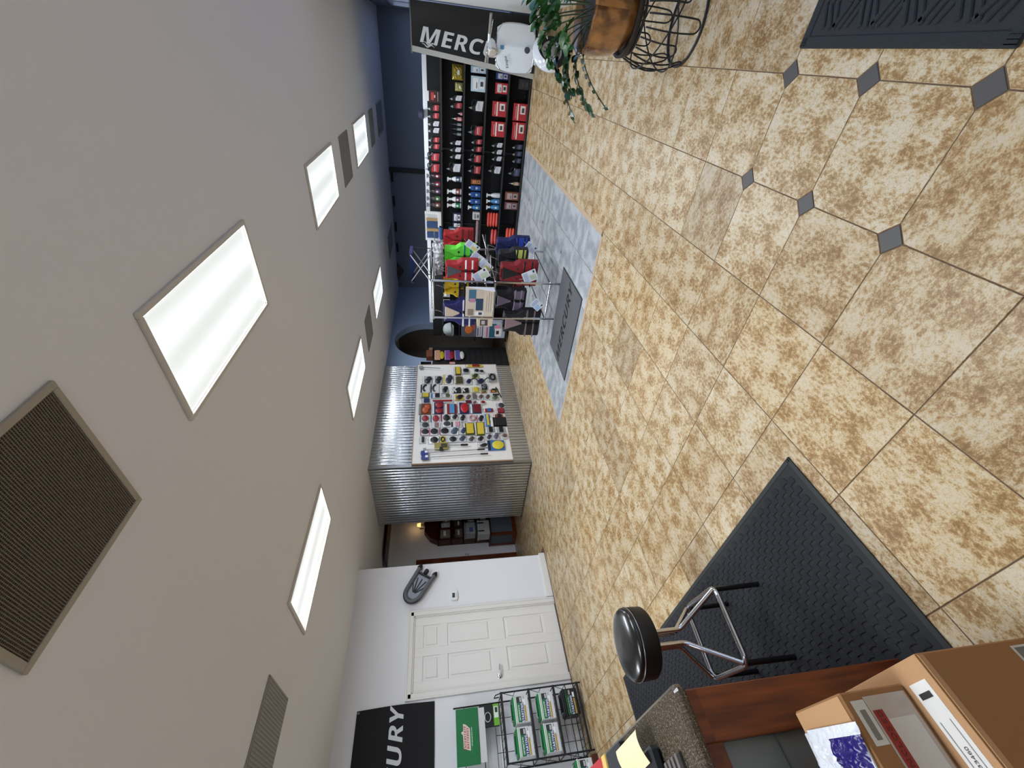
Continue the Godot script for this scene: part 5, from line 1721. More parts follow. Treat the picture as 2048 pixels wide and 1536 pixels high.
		"flat_bottle":
			part(MB.new().prism(rounded_rect(-w * 0.44, 0, w * 0.44, h * 0.82, w * 0.12), -0.025, 0.025, 0.008, true), "bottle_body", C(hue, 0.28), t)
			part(MB.new().cyl(Vector3(0, h * 0.82, 0), w * 0.17, h * 0.16, 14, 0.003), "cap", C("e4e6e8", 0.4), t)
			flat_print([[-w * 0.34, h * 0.14, w * 0.34, h * 0.62, "163a78"], [-w * 0.2, h * 0.3, w * 0.22, h * 0.42, "b9c4cc"], [-w * 0.1, h * 0.2, w * 0.16, h * 0.26, "7a8aa0"]], "front_label", t, 0.0256)
		"box", "box_red", "poster":
			var d := 0.1 if kind != "poster" else 0.03
			part(MB.new().box(Vector3(0, h / 2, 0), Vector3(w * 0.96, h, d), 0.003), "carton_body", C(hue, 0.45), t)
			var z := d / 2 + 0.0005
			if kind == "box_red":
				flat_print([[-w * 0.44, h * 0.62, w * 0.44, h * 0.72, second], [-w * 0.1, h * 0.12, w * 0.36, h * 0.5, second], [-w * 0.02, h * 0.2, w * 0.24, h * 0.38, "3c3c40"], [-w * 0.36, h * 0.8, w * 0.3, h * 0.84, "d8b0b0"]], "front_print", t, z)
			elif kind == "poster":
				flat_print([[-w * 0.42, h * 0.08, w * 0.42, h * 0.36, "1a1213"], [-w * 0.3, h * 0.55, w * 0.3, h * 0.8, second], [-w * 0.1, h * 0.42, w * 0.12, h * 0.54, "c9b9a0"], [-w * 0.36, h * 0.18, w * 0.36, h * 0.24, "b08a8a"]], "front_print", t, z)
				part(MB.new().box(Vector3(0, h + 0.03, 0), Vector3(w * 0.8, 0.06, 0.004)), "price_card", C("d9d9d6", 0.6), t)
			else:
				flat_print([[-w * 0.36, h * 0.5, w * 0.36, h * 0.86, second], [-w * 0.28, h * 0.58, w * 0.1, h * 0.64, "4a4c52"], [-w * 0.3, h * 0.1, w * 0.3, h * 0.42, second], [-w * 0.14, h * 0.16, w * 0.16, h * 0.36, "3a3c42"]], "front_print", t, z)
		"kit":
			part(MB.new().box(Vector3(0, h / 2, -0.02), Vector3(w, h, 0.02)), "backing_card", C("d4d6d8", 0.5), t)
			part(MB.new().box(Vector3(-w * 0.22, h * 0.07, 0), Vector3(w * 0.54, h * 0.14, 0.06), 0.003), "blue_base", C(hue, 0.45), t)
			part(MB.new().box(Vector3(w * 0.24, h * 0.11, 0), Vector3(w * 0.5, h * 0.22, 0.06), 0.003), "white_base", C("e0dcd6", 0.45), t)
			part(MB.new().box(Vector3(w * 0.46, h * 0.55, 0), Vector3(w * 0.07, h * 0.9, 0.05), 0.01), "white_side", C("e4e2dc", 0.45), t)
			for i in 2:
				part(MB.new().box(Vector3(-w * 0.3 + i * w * 0.36, h * 0.55, 0.0), Vector3(w * 0.22, h * 0.7, 0.03), 0.008), "packed_tool", C("23406c", 0.4), t)
				part(MB.new().box(Vector3(-w * 0.12 + i * w * 0.36, h * 0.55, 0.0), Vector3(w * 0.09, h * 0.74, 0.025), 0.006), "kraft_insert", C(second, 0.7), t)
		"gold_bag":
			var nz := noise(9 + n, 9.0, 2)
			part(MB.new().grid(func(a: float, b: float) -> Vector3:
				var e := minf(minf(a, 1 - a), minf(b, 1 - b))
				return Vector3((a - 0.5) * w, b * h, clampf(e * 6, 0, 1) * (0.03 + 0.02 * nz.get_noise_2d(a, b))), 14, 14), "crinkled_film", M("film_" + hue, Color(hue), 0.22, 0.3, {"cull_mode": BaseMaterial3D.CULL_DISABLED}), t)
			part(MB.new().box(Vector3(0, h * 0.5, 0.0), Vector3(w * 0.8, h * 0.9, 0.02), 0.006), "contents", C(hue, 0.5), t)
			part(MB.new().box(Vector3(0, h * 0.45, 0.052), Vector3(w * 0.3, h * 0.2, 0.002)), "front_label", C(second, 0.5), t)
		"rope":
			var b := MB.new()
			for i in 14:
				b.blob(Vector3(-w / 2 + w * (i + 0.5) / 14, h * 0.42, 0), Vector3(w / 20, h * 0.34, 0.035), 8)
			part(b, "rope_hank", C(hue, 0.6), t)
			part(MB.new().box(Vector3(0, h * 0.42, 0), Vector3(w, h * 0.78, 0.085), 0.02), "clear_sleeve", M("clear_plastic"), t)
		_:
			var m := int(kind.right(1))
			for i in m:
				var f := MB.new()
				f.x = Transform3D(Basis.from_euler(Vector3(0, 0, PI / 2)), Vector3(w / 2, h * 0.86 * (i + 0.5) / m, 0))
				var rr := h * 0.86 / m * 0.49
				f.lathe([Vector2(0, 0), Vector2(rr * 0.5, 0.004), Vector2(rr * 0.95, w * 0.1), Vector2(rr, w * 0.3), Vector2(rr * 0.93, w * 0.34), Vector2(rr, w * 0.38), Vector2(rr, w * 0.62), Vector2(rr * 0.93, w * 0.66), Vector2(rr, w * 0.7), Vector2(rr * 0.8, w * 0.9), Vector2(rr * 0.25, w * 0.97), Vector2(0, w)], 14)
				part(f, "fender", C(hue, 0.35), t)


# ---------------- chrome stand with life vests
# local: hangs from the origin, front faces +z
func vest(label: String, pos: Vector3, turn: float, body: String, panel: String, belt: String, w := 0.34, h := 0.44, yoke := "") -> Node3D:
	var t := thing("life_vest", label, "life vest", pos, turn, "life vests on the chrome stand")
	var hw := w / 2
	for s in [-1.0, 1.0]:
		var half := [Vector2(0.004, -h * 0.34), Vector2(hw * 0.3, -h * 0.14), Vector2(hw * 0.34, 0.0), Vector2(hw * 0.72, -h * 0.02), Vector2(hw * 0.66, -h * 0.2), Vector2(hw * 0.72, -h * 0.36), Vector2(hw * 0.98, -h * 0.5), Vector2(hw, -h * 0.98), Vector2(hw * 0.9, -h), Vector2(0.004, -h)]
		var pts := []
		for q in half:
			pts.append(Vector2(q.x * s, q.y))
		var b := MB.new()
		b.prism(pts, 0.0, 0.055, 0.016)
		part(b, "front_half", C(body, 0.7), t)
		var lo := []
		for q in [Vector2(hw * 0.12, -h * 0.62), Vector2(hw * 0.9, -h * 0.56), Vector2(hw * 0.92, -h * 0.92), Vector2(hw * 0.12, -h * 0.92)]:
			lo.append(Vector2(q.x * s, q.y))
		part(MB.new().prism(lo, 0.05, 0.068, 0.01), "lower_panel", C(panel, 0.7), t)
	var bk := MB.new()
	bk.prism([Vector2(-hw * 0.34, 0), Vector2(hw * 0.34, 0), Vector2(hw * 0.72, -h * 0.02), Vector2(hw * 0.7, -h * 0.36), Vector2(hw * 0.96, -h * 0.5), Vector2(hw * 0.96, -h), Vector2(-hw * 0.96, -h), Vector2(-hw * 0.96, -h * 0.5), Vector2(-hw * 0.7, -h * 0.36), Vector2(-hw * 0.72, -h * 0.02)], -0.06, -0.004, 0.01)
	part(bk, "back_panel", C(body, 0.7), t)
	if yoke != "":
		part(MB.new().prism([Vector2(-hw * 0.5, -h * 0.05), Vector2(hw * 0.5, -h * 0.05), Vector2(hw * 0.05, -h * 0.5), Vector2(-hw * 0.05, -h * 0.5)], 0.05, 0.064, 0.006), "chest_yoke", C(yoke, 0.7), t)
	for y in [-0.62, -0.82]:
		part(MB.new().box(Vector3(0, h * y, 0.066), Vector3(w * 1.02, 0.022, 0.012), 0.003), "belt", C(belt, 0.6), t)
		part(MB.new().box(Vector3(w * 0.06, h * y, 0.075), Vector3(0.045, 0.03, 0.014), 0.004), "buckle", C("141416", 0.35), t)
	for s in [-1.0, 1.0]:
		part(MB.new().cyl(Vector3.ZERO, 0.014, 0.006, 12), "rivet_patch", C("1a1c20", 0.5), t).transform = Transform3D(Basis.from_euler(Vector3(PI / 2, 0, 0)), Vector3(s * hw * 0.4, -h * 0.44, 0.054))
	part(MB.new().tube([Vector3(-hw * 0.3, -0.01, -0.02), Vector3(-0.02, 0.03, -0.02), Vector3(0.0, 0.09, -0.02), Vector3(0.0, 0.12, -0.02)], 0.004, 6), "hanger_wire", M("chrome"), t)
	return t

func card(label: String, pos: Vector3, turn: float, roll: float, w: float, h: float, mark: String) -> void:
	var t := thing("hang_tag", label, "hang tag", pos, turn, "paper tags on the vests")
	t.rotation.z = roll
	part(MB.new().box(Vector3.ZERO, Vector3(w, h, 0.003)), "paper", C("dfe3ea", 0.7), t)
	flat_print([[-w * 0.42, h * 0.1, w * 0.42, h * 0.42, "b8c4dc"], [-w * 0.42, -h * 0.42, w * 0.1, h * 0.02, mark], [w * 0.2, -h * 0.4, w * 0.42, -h * 0.28, "2a3442"]], "tag_print", t, 0.0018)
	part(MB.new().tube([Vector3(0, h / 2, 0), Vector3(0.01, h / 2 + 0.05, -0.01)], 0.0016, 5), "string", C("d8d8d8", 0.8), t)

func vest_stand() -> void:
	var ch := M("chrome")
	var st := thing("chrome_garment_stand", "two-tier chrome tube stand holding the life vests", "garment stand", V(5.81, 0, 2.675))
	for px_ in [-0.6, 0.59]:
		for pz in [-0.275, 0.275]:
			part(MB.new().box(Vector3(px_, 0.87, pz), Vector3(0.025, 1.74, 0.025), 0.003), "post", ch, st)
			part(MB.new().cyl(Vector3(px_, 1.74, pz), 0.02, 0.02, 12, 0.004), "post_cap", ch, st)
	for y in [1.735, 0.905, 0.14]:
		for pz in [-0.275, 0.275]:
			part(MB.new().tube([Vector3(-0.6, y, pz), Vector3(0.59, y, pz)], 0.011, 8), "rail", ch, st)
		for px_ in [-0.6, 0.59]:
			part(MB.new().tube([Vector3(px_, y, -0.30), Vector3(px_, y, 0.30)], 0.011, 8), "cross_rail", ch, st)
	part(MB.new().tube([Vector3(-0.6, 0.905, 0.275), Vector3(0.59, 0.99, 0.5)], 0.009, 8), "slant_arm", ch, st)
	part(MB.new().box(Vector3(0.1, 1.757, 0.0), Vector3(0.95, 0.012, 0.52)), "top_shelf", M("black_metal"), st)
	# arms that carry vests on the right-hand side
	for y in [1.70, 0.95]:
		for xx in [-0.42, -0.02, 0.38]:
			part(MB.new().tube([Vector3(xx, y, 0.27), Vector3(xx, y + 0.02, 0.58)], 0.007, 6), "vest_arm", ch, st)
	var f := -PI / 2
	vest("red life vest with darker red bands, rearmost on the upper tier of the stand", V(6.2, 1.585, 2.2), f, "a01c24", "8c151d", "5a1016", 0.36, 0.44)
	vest("lime green life vest with teal bands on the upper tier of the stand", V(5.85, 1.575, 2.3), f, "5fd03a", "62d63c", "116a6c", 0.36, 0.45)
	vest("red and white life vest with white belts, nearest on the upper right tier", V(5.42, 1.57, 2.33), f, "9a1820", "a81c26", "dfe0e4", 0.32, 0.44, "4a4d52")
	vest("yellow and black life vest behind the navy one on the upper tier", V(5.85, 1.58, 2.78), f, "d8b41a", "2a2312", "151414", 0.32, 0.36)
	vest("navy life vest with a cream yoke and white belts on the upper left tier", V(5.45, 1.60, 2.98), f, "161a5c", "171b58", "e2e3e6", 0.42, 0.46, "c9b8a4")
	vest("navy and blue life vest, rearmost on the lower tier of the stand", V(6.15, 0.80, 2.25), f, "141c54", "1f3fa8", "10132c", 0.34, 0.5)
	vest("black life vest with pale yellow side on the lower right tier", V(5.72, 0.82, 2.26), f, "14161c", "c9cf6a", "101114", 0.32, 0.42)
	vest("red and black life vest on the lower right tier of the stand", V(5.42, 0.82, 2.34), f, "7c141b", "8a171e", "101012", 0.36, 0.52, "131416")
	vest("dark red life vest half hidden between the lower tier posts", V(5.95, 0.80, 2.66), f, "2a1014", "6a1418", "101012", 0.34, 0.46)
	vest("lilac striped black life vest on the lower left tier of the stand", V(5.62, 0.83, 2.86), f, "17151a", "6f6478", "8d8494", 0.36, 0.46, "857a90")
	vest("large black life vest with mauve trim hanging at the lower left corner", V(5.42, 0.72, 3.12), f, "0d0d10", "100f13", "7a6468", 0.44, 0.56, "8a7478")
	card("white and yellow tag rearmost on the upper red vest", V(5.75, 1.19, 2.12), f, -0.6, 0.1, 0.2, "d6d48a")
	card("white and yellow tag hanging from the lime green vest", V(5.5, 1.12, 2.2), f, -0.6, 0.12, 0.22, "d2d07c")
	card("large white tag nearest the camera on the red and white vest", V(5.33, 1.09, 2.36), f, 0.6, 0.14, 0.22, "c8d6c0")
	card("folded white and yellow tag below the lime green vest", V(5.42, 1.03, 2.26), f, -0.7, 0.12, 0.2, "d6d27a")
	card("white tag on the lower red and black vest", V(5.3, 0.42, 2.34), f, 0.45, 0.16, 0.2, "c4d0bc")
	card("pale tag under the lower navy vest", V(6.0, 0.3, 2.2), f, -0.6, 0.12, 0.18, "c8c8dc")
	card("bluish white tag on the lilac vest near the floor", V(5.35, 0.25, 2.80), f, -0.7, 0.14, 0.17, "b4cdf0")
	# clear plastic covers over the shoulders of the upper vests
	var nz := noise(15, 7.0, 3)
	var bag := thing("plastic_cover", "crumpled clear plastic cover over the upper vests", "plastic cover", V(5.85, 1.655, 2.33), f)
	part(MB.new().grid(func(a: float, b: float) -> Vector3:
		var r := 0.07 + 0.06 * nz.get_noise_2d(sin(a * TAU) * 0.3 + 4.0, b * 1.5 + cos(a * TAU) * 0.3)
		return Vector3((b - 0.5) * 0.44, r * sin(a * TAU) * 0.9, r * cos(a * TAU) * 1.4), 20, 24), "film", M("cloudy_film", Color(0.86, 0.86, 0.88, 0.62), 0.3, 0.0, {"transparency": BaseMaterial3D.TRANSPARENCY_ALPHA, "cull_mode": BaseMaterial3D.CULL_DISABLED}), bag)
	# printed leaflet box on the front rail
	var lb := thing("leaflet_box", "cream printed leaflet box with blue pictures on the front rail", "leaflet box", V(5.17, 0.92, 2.68), f)
	part(MB.new().box(Vector3(0, 0.19, 0), Vector3(0.44, 0.38, 0.03), 0.002), "box_front", C("cfc3b2", 0.6), lb)
	part(MB.new().prism([Vector2(0.0, 0.0), Vector2(-0.12, 0.0), Vector2(0.0, 0.38)], -0.002, 0.002), "side_flap", C("d9dbe4", 0.6), lb).transform = Transform3D(Basis.from_euler(Vector3(0, PI / 2, 0)), Vector3(0.221, 0, 0.0))
	flat_print([[-0.2, 0.0, 0.2, 0.13, "d8cdbb"], [0.02, 0.24, 0.19, 0.34, "3f6f8c"], [-0.12, 0.14, 0.06, 0.24, "23445c"], [0.0, 0.25, 0.06, 0.33, "b98aa0"], [-0.2, 0.13, -0.14, 0.25, "e8ebf0"], [-0.19, 0.15, -0.15, 0.2, "3c4450"], [-0.2, 0.27, -0.1, 0.35, "8c8478"], [-0.14, 0.03, 0.16, 0.034, "7a6c5c"], [-0.14, 0.06, 0.16, 0.064, "7a6c5c"], [-0.14, 0.09, 0.1, 0.094, "7a6c5c"]], "front_print", lb, 0.0155)
	lb = thing("leaflet_box", "small cream leaflet holder at the left end of the front rail", "leaflet box", V(5.18, 0.92, 3.0), f)
	part(MB.new().box(Vector3(0, 0.1, 0), Vector3(0.12, 0.22, 0.03), 0.002), "box_front", C("d2c4ac", 0.6), lb)
	flat_print([[-0.05, 0.06, 0.05, 0.17, "4a4444"], [-0.03, 0.1, 0.03, 0.15, "b8b4b4"]], "front_print", lb, 0.0155)
	# folding camp stool standing on top
	var cs := thing("camp_stool", "blue folding camp stool with black legs on top of the vest stand", "camp stool", V(5.92, 1.772, 2.49), f)
	part(MB.new().grid(func(a: float, b: float) -> Vector3: return Vector3(-0.22 + 0.44 * a, 0.285 - 0.05 * sin(a * PI) * sin(b * PI), 0.14 - 0.28 * b), 12, 8), "sling_seat", M("sling_blue", Color("1d3f86"), 0.7, 0.0, {"cull_mode": BaseMaterial3D.CULL_DISABLED}), cs)
	for s in [-1.0, 1.0]:
		part(MB.new().tube([Vector3(-0.2, 0.0, s * 0.13), Vector3(0.2, 0.28, s * 0.13)], 0.008, 6), "leg", C("c8c8cc", 0.3, 0.6), cs)
		part(MB.new().tube([Vector3(0.2, 0.0, s * 0.12), Vector3(-0.2, 0.28, s * 0.12)], 0.008, 6), "leg", C("c8c8cc", 0.3, 0.6), cs)
		part(MB.new().tube([Vector3(s * 0.2, 0.0, -0.13), Vector3(s * 0.2, 0.28, -0.13)], 0.007, 6), "strut", C("131316", 0.5), cs)
		part(MB.new().box(Vector3(s * 0.215, 0.265, 0), Vector3(0.02, 0.05, 0.28), 0.006), "corner_pocket", C("141a50", 0.7), cs)
		part(MB.new().tube([Vector3(-0.2, 0.006, s * 0.13), Vector3(0.2, 0.006, s * 0.13)], 0.006, 6), "foot_bar", C("131316", 0.5), cs)

# ---------------- hanging banner and scooter
func banner_and_scooter() -> void:
	var bn := thing("hanging_banner", "tall black vinyl banner with white lettering reading downwards by the scooter", "banner", V(8.72, 0, 0), -PI / 2)
	# local x = -q, local y = height, front +z
	var left := func(t: float) -> float: return lerpf(-0.075, -0.265, 1.0 - t)
	var surf := func(s: float, t: float) -> Vector3:
		var x0: float = left.call(t)
		return Vector3(lerpf(x0 + 0.075, 0.545, s), 0.02 + 2.02 * t, 0.02 * sin(t * 5.0 + s * 3.0) * s + 0.012 * sin(s * 14.0 + t * 3.0) * (1 - t))
	part(MB.new().grid(surf, 24, 30), "vinyl", M("banner_vinyl", Color("0c0c0e"), 0.3, 0.0, {"cull_mode": BaseMaterial3D.CULL_DISABLED}), bn)
	part(MB.new().grid(func(s: float, t: float) -> Vector3:
		var x0: float = left.call(t)
		return Vector3(x0 + 0.075 * s, 0.02 + 2.02 * t, 0.004 + 0.004 * sin(t * 14.0)), 2, 20), "pale_hem", M("hem", Color("b9b9b4"), 0.6, 0.0, {"cull_mode": BaseMaterial3D.CULL_DISABLED}), bn)
	part(MB.new().tube([Vector3(-0.1, 2.045, 0), Vector3(0.56, 2.045, 0)], 0.012, 8), "top_pole", M("steel"), bn)
	var down := Basis.from_euler(Vector3(0, 0, -PI / 2 - 0.085))
	letters("MERCURY", 0.205, "lettering", C("d6d9dc", 0.5), bn, Transform3D(down, Vector3(0.085, 1.06, 0.04)), 0.22, 1.32, true, 0.001)
	wave_logo(0.2, C("c9ccd0", 0.5), "wave_emblem", bn, Transform3D(down, Vector3(0.04, 1.76, 0.041)))
	var wp := single(MB.new().box(Vector3(0, 1.0, 0), Vector3(2.6, 2.0, 0.03), 0.004), "white_side_panel", C("d6d6d2", 0.6), "white panel standing along the wall behind the scooter", "panel", V(7.5, 0, -0.585))
	wp.cast_shadow = GeometryInstance3D.SHADOW_CASTING_SETTING_ON
	# scooter: body faces -p, steering turned
	var sc := thing("motor_scooter", "white motor scooter with chrome-ringed headlight beside the plant", "scooter", V(7.0, 0, -0.09), -PI / 2)
	var wm := M("scooter_white")
	# leg shield: local x right (to -q), z to the camera
	part(MB.new().grid(func(a: float, b: float) -> Vector3:
		var x := (a - 0.5) * 2.0
		var y := lerpf(0.37, 0.865, b)
		var half := 0.262 * (1.0 - pow(absf(b - 0.45) * 1.5, 5.0) * 0.45) * (0.92 + 0.08 * sin(b * PI))
		var ridge := 0.035 * exp(-pow(x * 4.0, 2))
		return Vector3(x * half, y, 0.03 - 0.07 * x * x + ridge - 0.05 * b), 28, 20), "leg_shield", M("shield_white", Color("dfe6ea"), 0.14, 0.0, {"cull_mode": BaseMaterial3D.CULL_DISABLED, "clearcoat_enabled": true, "clearcoat": 0.8, "clearcoat_roughness": 0.05}), sc)
	var rim := []
	for i in 40:
		var a := TAU * i / 40
		var x := clampf(cos(a) * 1.25, -1, 1)
		var b := clampf(0.5 + sin(a) * 0.62, 0, 1)
		var half := 0.262 * (1.0 - pow(absf(b - 0.45) * 1.5, 5.0) * 0.45) * (0.92 + 0.08 * sin(b * PI))
		rim.append(Vector3(x * half, lerpf(0.37, 0.865, b), 0.03 - 0.07 * x * x - 0.05 * b))
	part(MB.new().tube(rim, 0.007, 6, true), "shield_trim", M("chrome"), sc)
	part(MB.new().box(Vector3(0.0, 0.80, 0.03), Vector3(0.045, 0.045, 0.012), 0.004), "badge", C("4f86b0", 0.3), sc)
	var hornp := MB.new()
	hornp.x = Transform3D(Basis.from_euler(Vector3(PI / 2, 0, 0)), Vector3(0.0, 0.47, 0.06))
	hornp.lathe([Vector2(0, 0.01), Vector2(0.03, 0.01), Vector2(0.036, 0.005), Vector2(0.036, -0.01)], 18)
	part(hornp, "horn_grille", C("4f5356", 0.35, 0.6), sc)
	letters("Vespa", 0.045, "lettering", C("1c2c48", 0.4), sc, Transform3D(Basis.from_euler(Vector3(0.08, -0.22, 0.35)), Vector3(-0.15, 0.725, 0.022)), 0.45, 1.0, true, 0.002, "Droid Serif")
	part(MB.new().tube([Vector3(0, 0.2, 0.06), Vector3(0, 0.42, 0.03), Vector3(0, 0.9, -0.05)], 0.03, 10), "steering_column", wm, sc)
	# turned front end
	var turn := Basis.from_euler(Vector3(0, -0.75, 0))
	var head := Node3D.new()
	head.name = "headset"
	sc.add_child(head)
	head.transform = Transform3D(turn, Vector3(0.0, 0.93, -0.02))
	var hs := MB.new()
	hs.x = Transform3D(Basis.from_euler(Vector3(PI / 2, 0, 0)), Vector3(0, 0, -0.10))
	hs.lathe([Vector2(0.02, 0), Vector2(0.05, 0.05), Vector2(0.066, 0.16), Vector2(0.07, 0.2)], 20)
	part(hs, "head_shell", wm, head)
	var lamp := MB.new()
	lamp.x = Transform3D(Basis.from_euler(Vector3(PI / 2, 0, 0)), Vector3(0, 0, 0.1))
	lamp.lathe([Vector2(0.062, 0.0), Vector2(0.055, 0.012), Vector2(0.03, 0.02), Vector2(0, 0.022)], 20)
	part(lamp, "headlight_glass", M("lamp_glass", Color("cfc9bd"), 0.08, 0.3), head)
	var lr := []
	for i in 24:
		lr.append(Vector3(0.068 * cos(TAU * i / 24), 0.068 * sin(TAU * i / 24), 0.1))
	part(MB.new().tube(lr, 0.008, 8, true), "chrome_ring", M("chrome"), head)
	part(MB.new().tube([Vector3(-0.08, 0.03, -0.08), Vector3(0.1, 0.04, -0.08)], 0.02, 8), "handlebar", wm, head)
	for s in [-1.0, 1.0]:
		part(MB.new().tube([Vector3(s * 0.1, 0.04, -0.08), Vector3(s * 0.33, 0.045, -0.1)], 0.018, 10), "grip", C("8c887c", 0.6), head)
		part(MB.new().tube([Vector3(s * 0.12, 0.03, -0.03), Vector3(s * 0.3, 0.02, -0.05)], 0.006, 6), "brake_lever", M("chrome"), head)
	var fw := Node3D.new()
	fw.name = "front_wheel"
	sc.add_child(fw)
	fw.transform = Transform3D(Basis.from_euler(Vector3(0, -0.95, 0)), Vector3(0.0, 0.2, 0.33))
	var ty := MB.new()
	ty.x = Transform3D(Basis.from_euler(Vector3(0, 0, PI / 2)), Vector3.ZERO)
	ty.lathe([Vector2(0.13, -0.03), Vector2(0.16, -0.045), Vector2(0.185, -0.035), Vector2(0.199, 0.0), Vector2(0.185, 0.035), Vector2(0.16, 0.045), Vector2(0.13, 0.03)], 32)
	part(ty, "tire", C("17181a", 0.8), fw)
	var rm := MB.new()
	rm.x = ty.x
	rm.lathe([Vector2(0.132, -0.03), Vector2(0.125, -0.02), Vector2(0.07, -0.012), Vector2(0.06, -0.035), Vector2(0.0, -0.04)], 32)
	rm.lathe([Vector2(0.0, 0.04), Vector2(0.06, 0.035), Vector2(0.07, 0.012), Vector2(0.125, 0.02), Vector2(0.132, 0.03)], 32)
	part(rm, "rim", C("a3a5a8", 0.35, 0.4), fw)
	for i in 12:
		var a := TAU * i / 12
		for s in [-1.0, 1.0]:
			var hole := part(MB.new().box(Vector3(s * 0.017, 0.1 * sin(a), 0.1 * cos(a)), Vector3(0.008, 0.018, 0.018), 0.004), "rim_slot", C("242528", 0.6), fw)
			hole.rotation.x = 0.0
	part(MB.new().grid(func(a: float, b: float) -> Vector3:
		var ang := lerpf(-0.35, 2.5, a)
		var wd := 0.095 * sin(clampf(a * 0.9 + 0.12, 0, 1) * PI * 0.6 + 0.5)
		var xx := (b - 0.5) * 2.0 * wd
		var r := 0.235 - 0.05 * pow((b - 0.5) * 2.0, 2)
		return Vector3(xx, r * sin(ang) + 0.01, r * cos(ang)), 20, 12), "fender", M("shield_white"), fw)
	part(MB.new().box(Vector3(0, 0.31, -0.35), Vector3(0.3, 0.05, 0.5), 0.02), "floorboard", wm, sc)
	part(MB.new().blob(Vector3(0, 0.5, -0.85), Vector3(0.25, 0.24, 0.42), 20), "rear_body", wm, sc)
	part(MB.new().box(Vector3(0, 0.77, -0.82), Vector3(0.26, 0.08, 0.62), 0.035), "seat", C("1a1a1c", 0.5), sc)
	var rw := MB.new()
	rw.x = Transform3D(Basis.from_euler(Vector3(0, 0, PI / 2)), Vector3(0, 0.2, -0.95))
	rw.lathe([Vector2(0, -0.04), Vector2(0.13, -0.03), Vector2(0.16, -0.045), Vector2(0.199, 0.0), Vector2(0.16, 0.045), Vector2(0.13, 0.03), Vector2(0, 0.04)], 28)
	part(rw, "rear_wheel", C("17181a", 0.8), sc)
	part(MB.new().tube([Vector3(0.25, 0.45, 0.0), Vector3(0.31, 0.40, 0.05), Vector3(0.37, 0.33, 0.08)], 0.006, 6), "mirror_stalk", M("chrome"), sc)
	var mr := MB.new()
	mr.x = Transform3D(Basis.from_euler(Vector3(PI / 2 - 0.1, 0, 0.2)), Vector3(0.38, 0.31, 0.09))
	mr.lathe([Vector2(0, -0.015), Vector2(0.05, -0.012), Vector2(0.06, 0.0), Vector2(0.052, 0.012), Vector2(0, 0.014)], 20)
	part(mr, "round_mirror", C("8f8f88", 0.3, 0.5), sc)

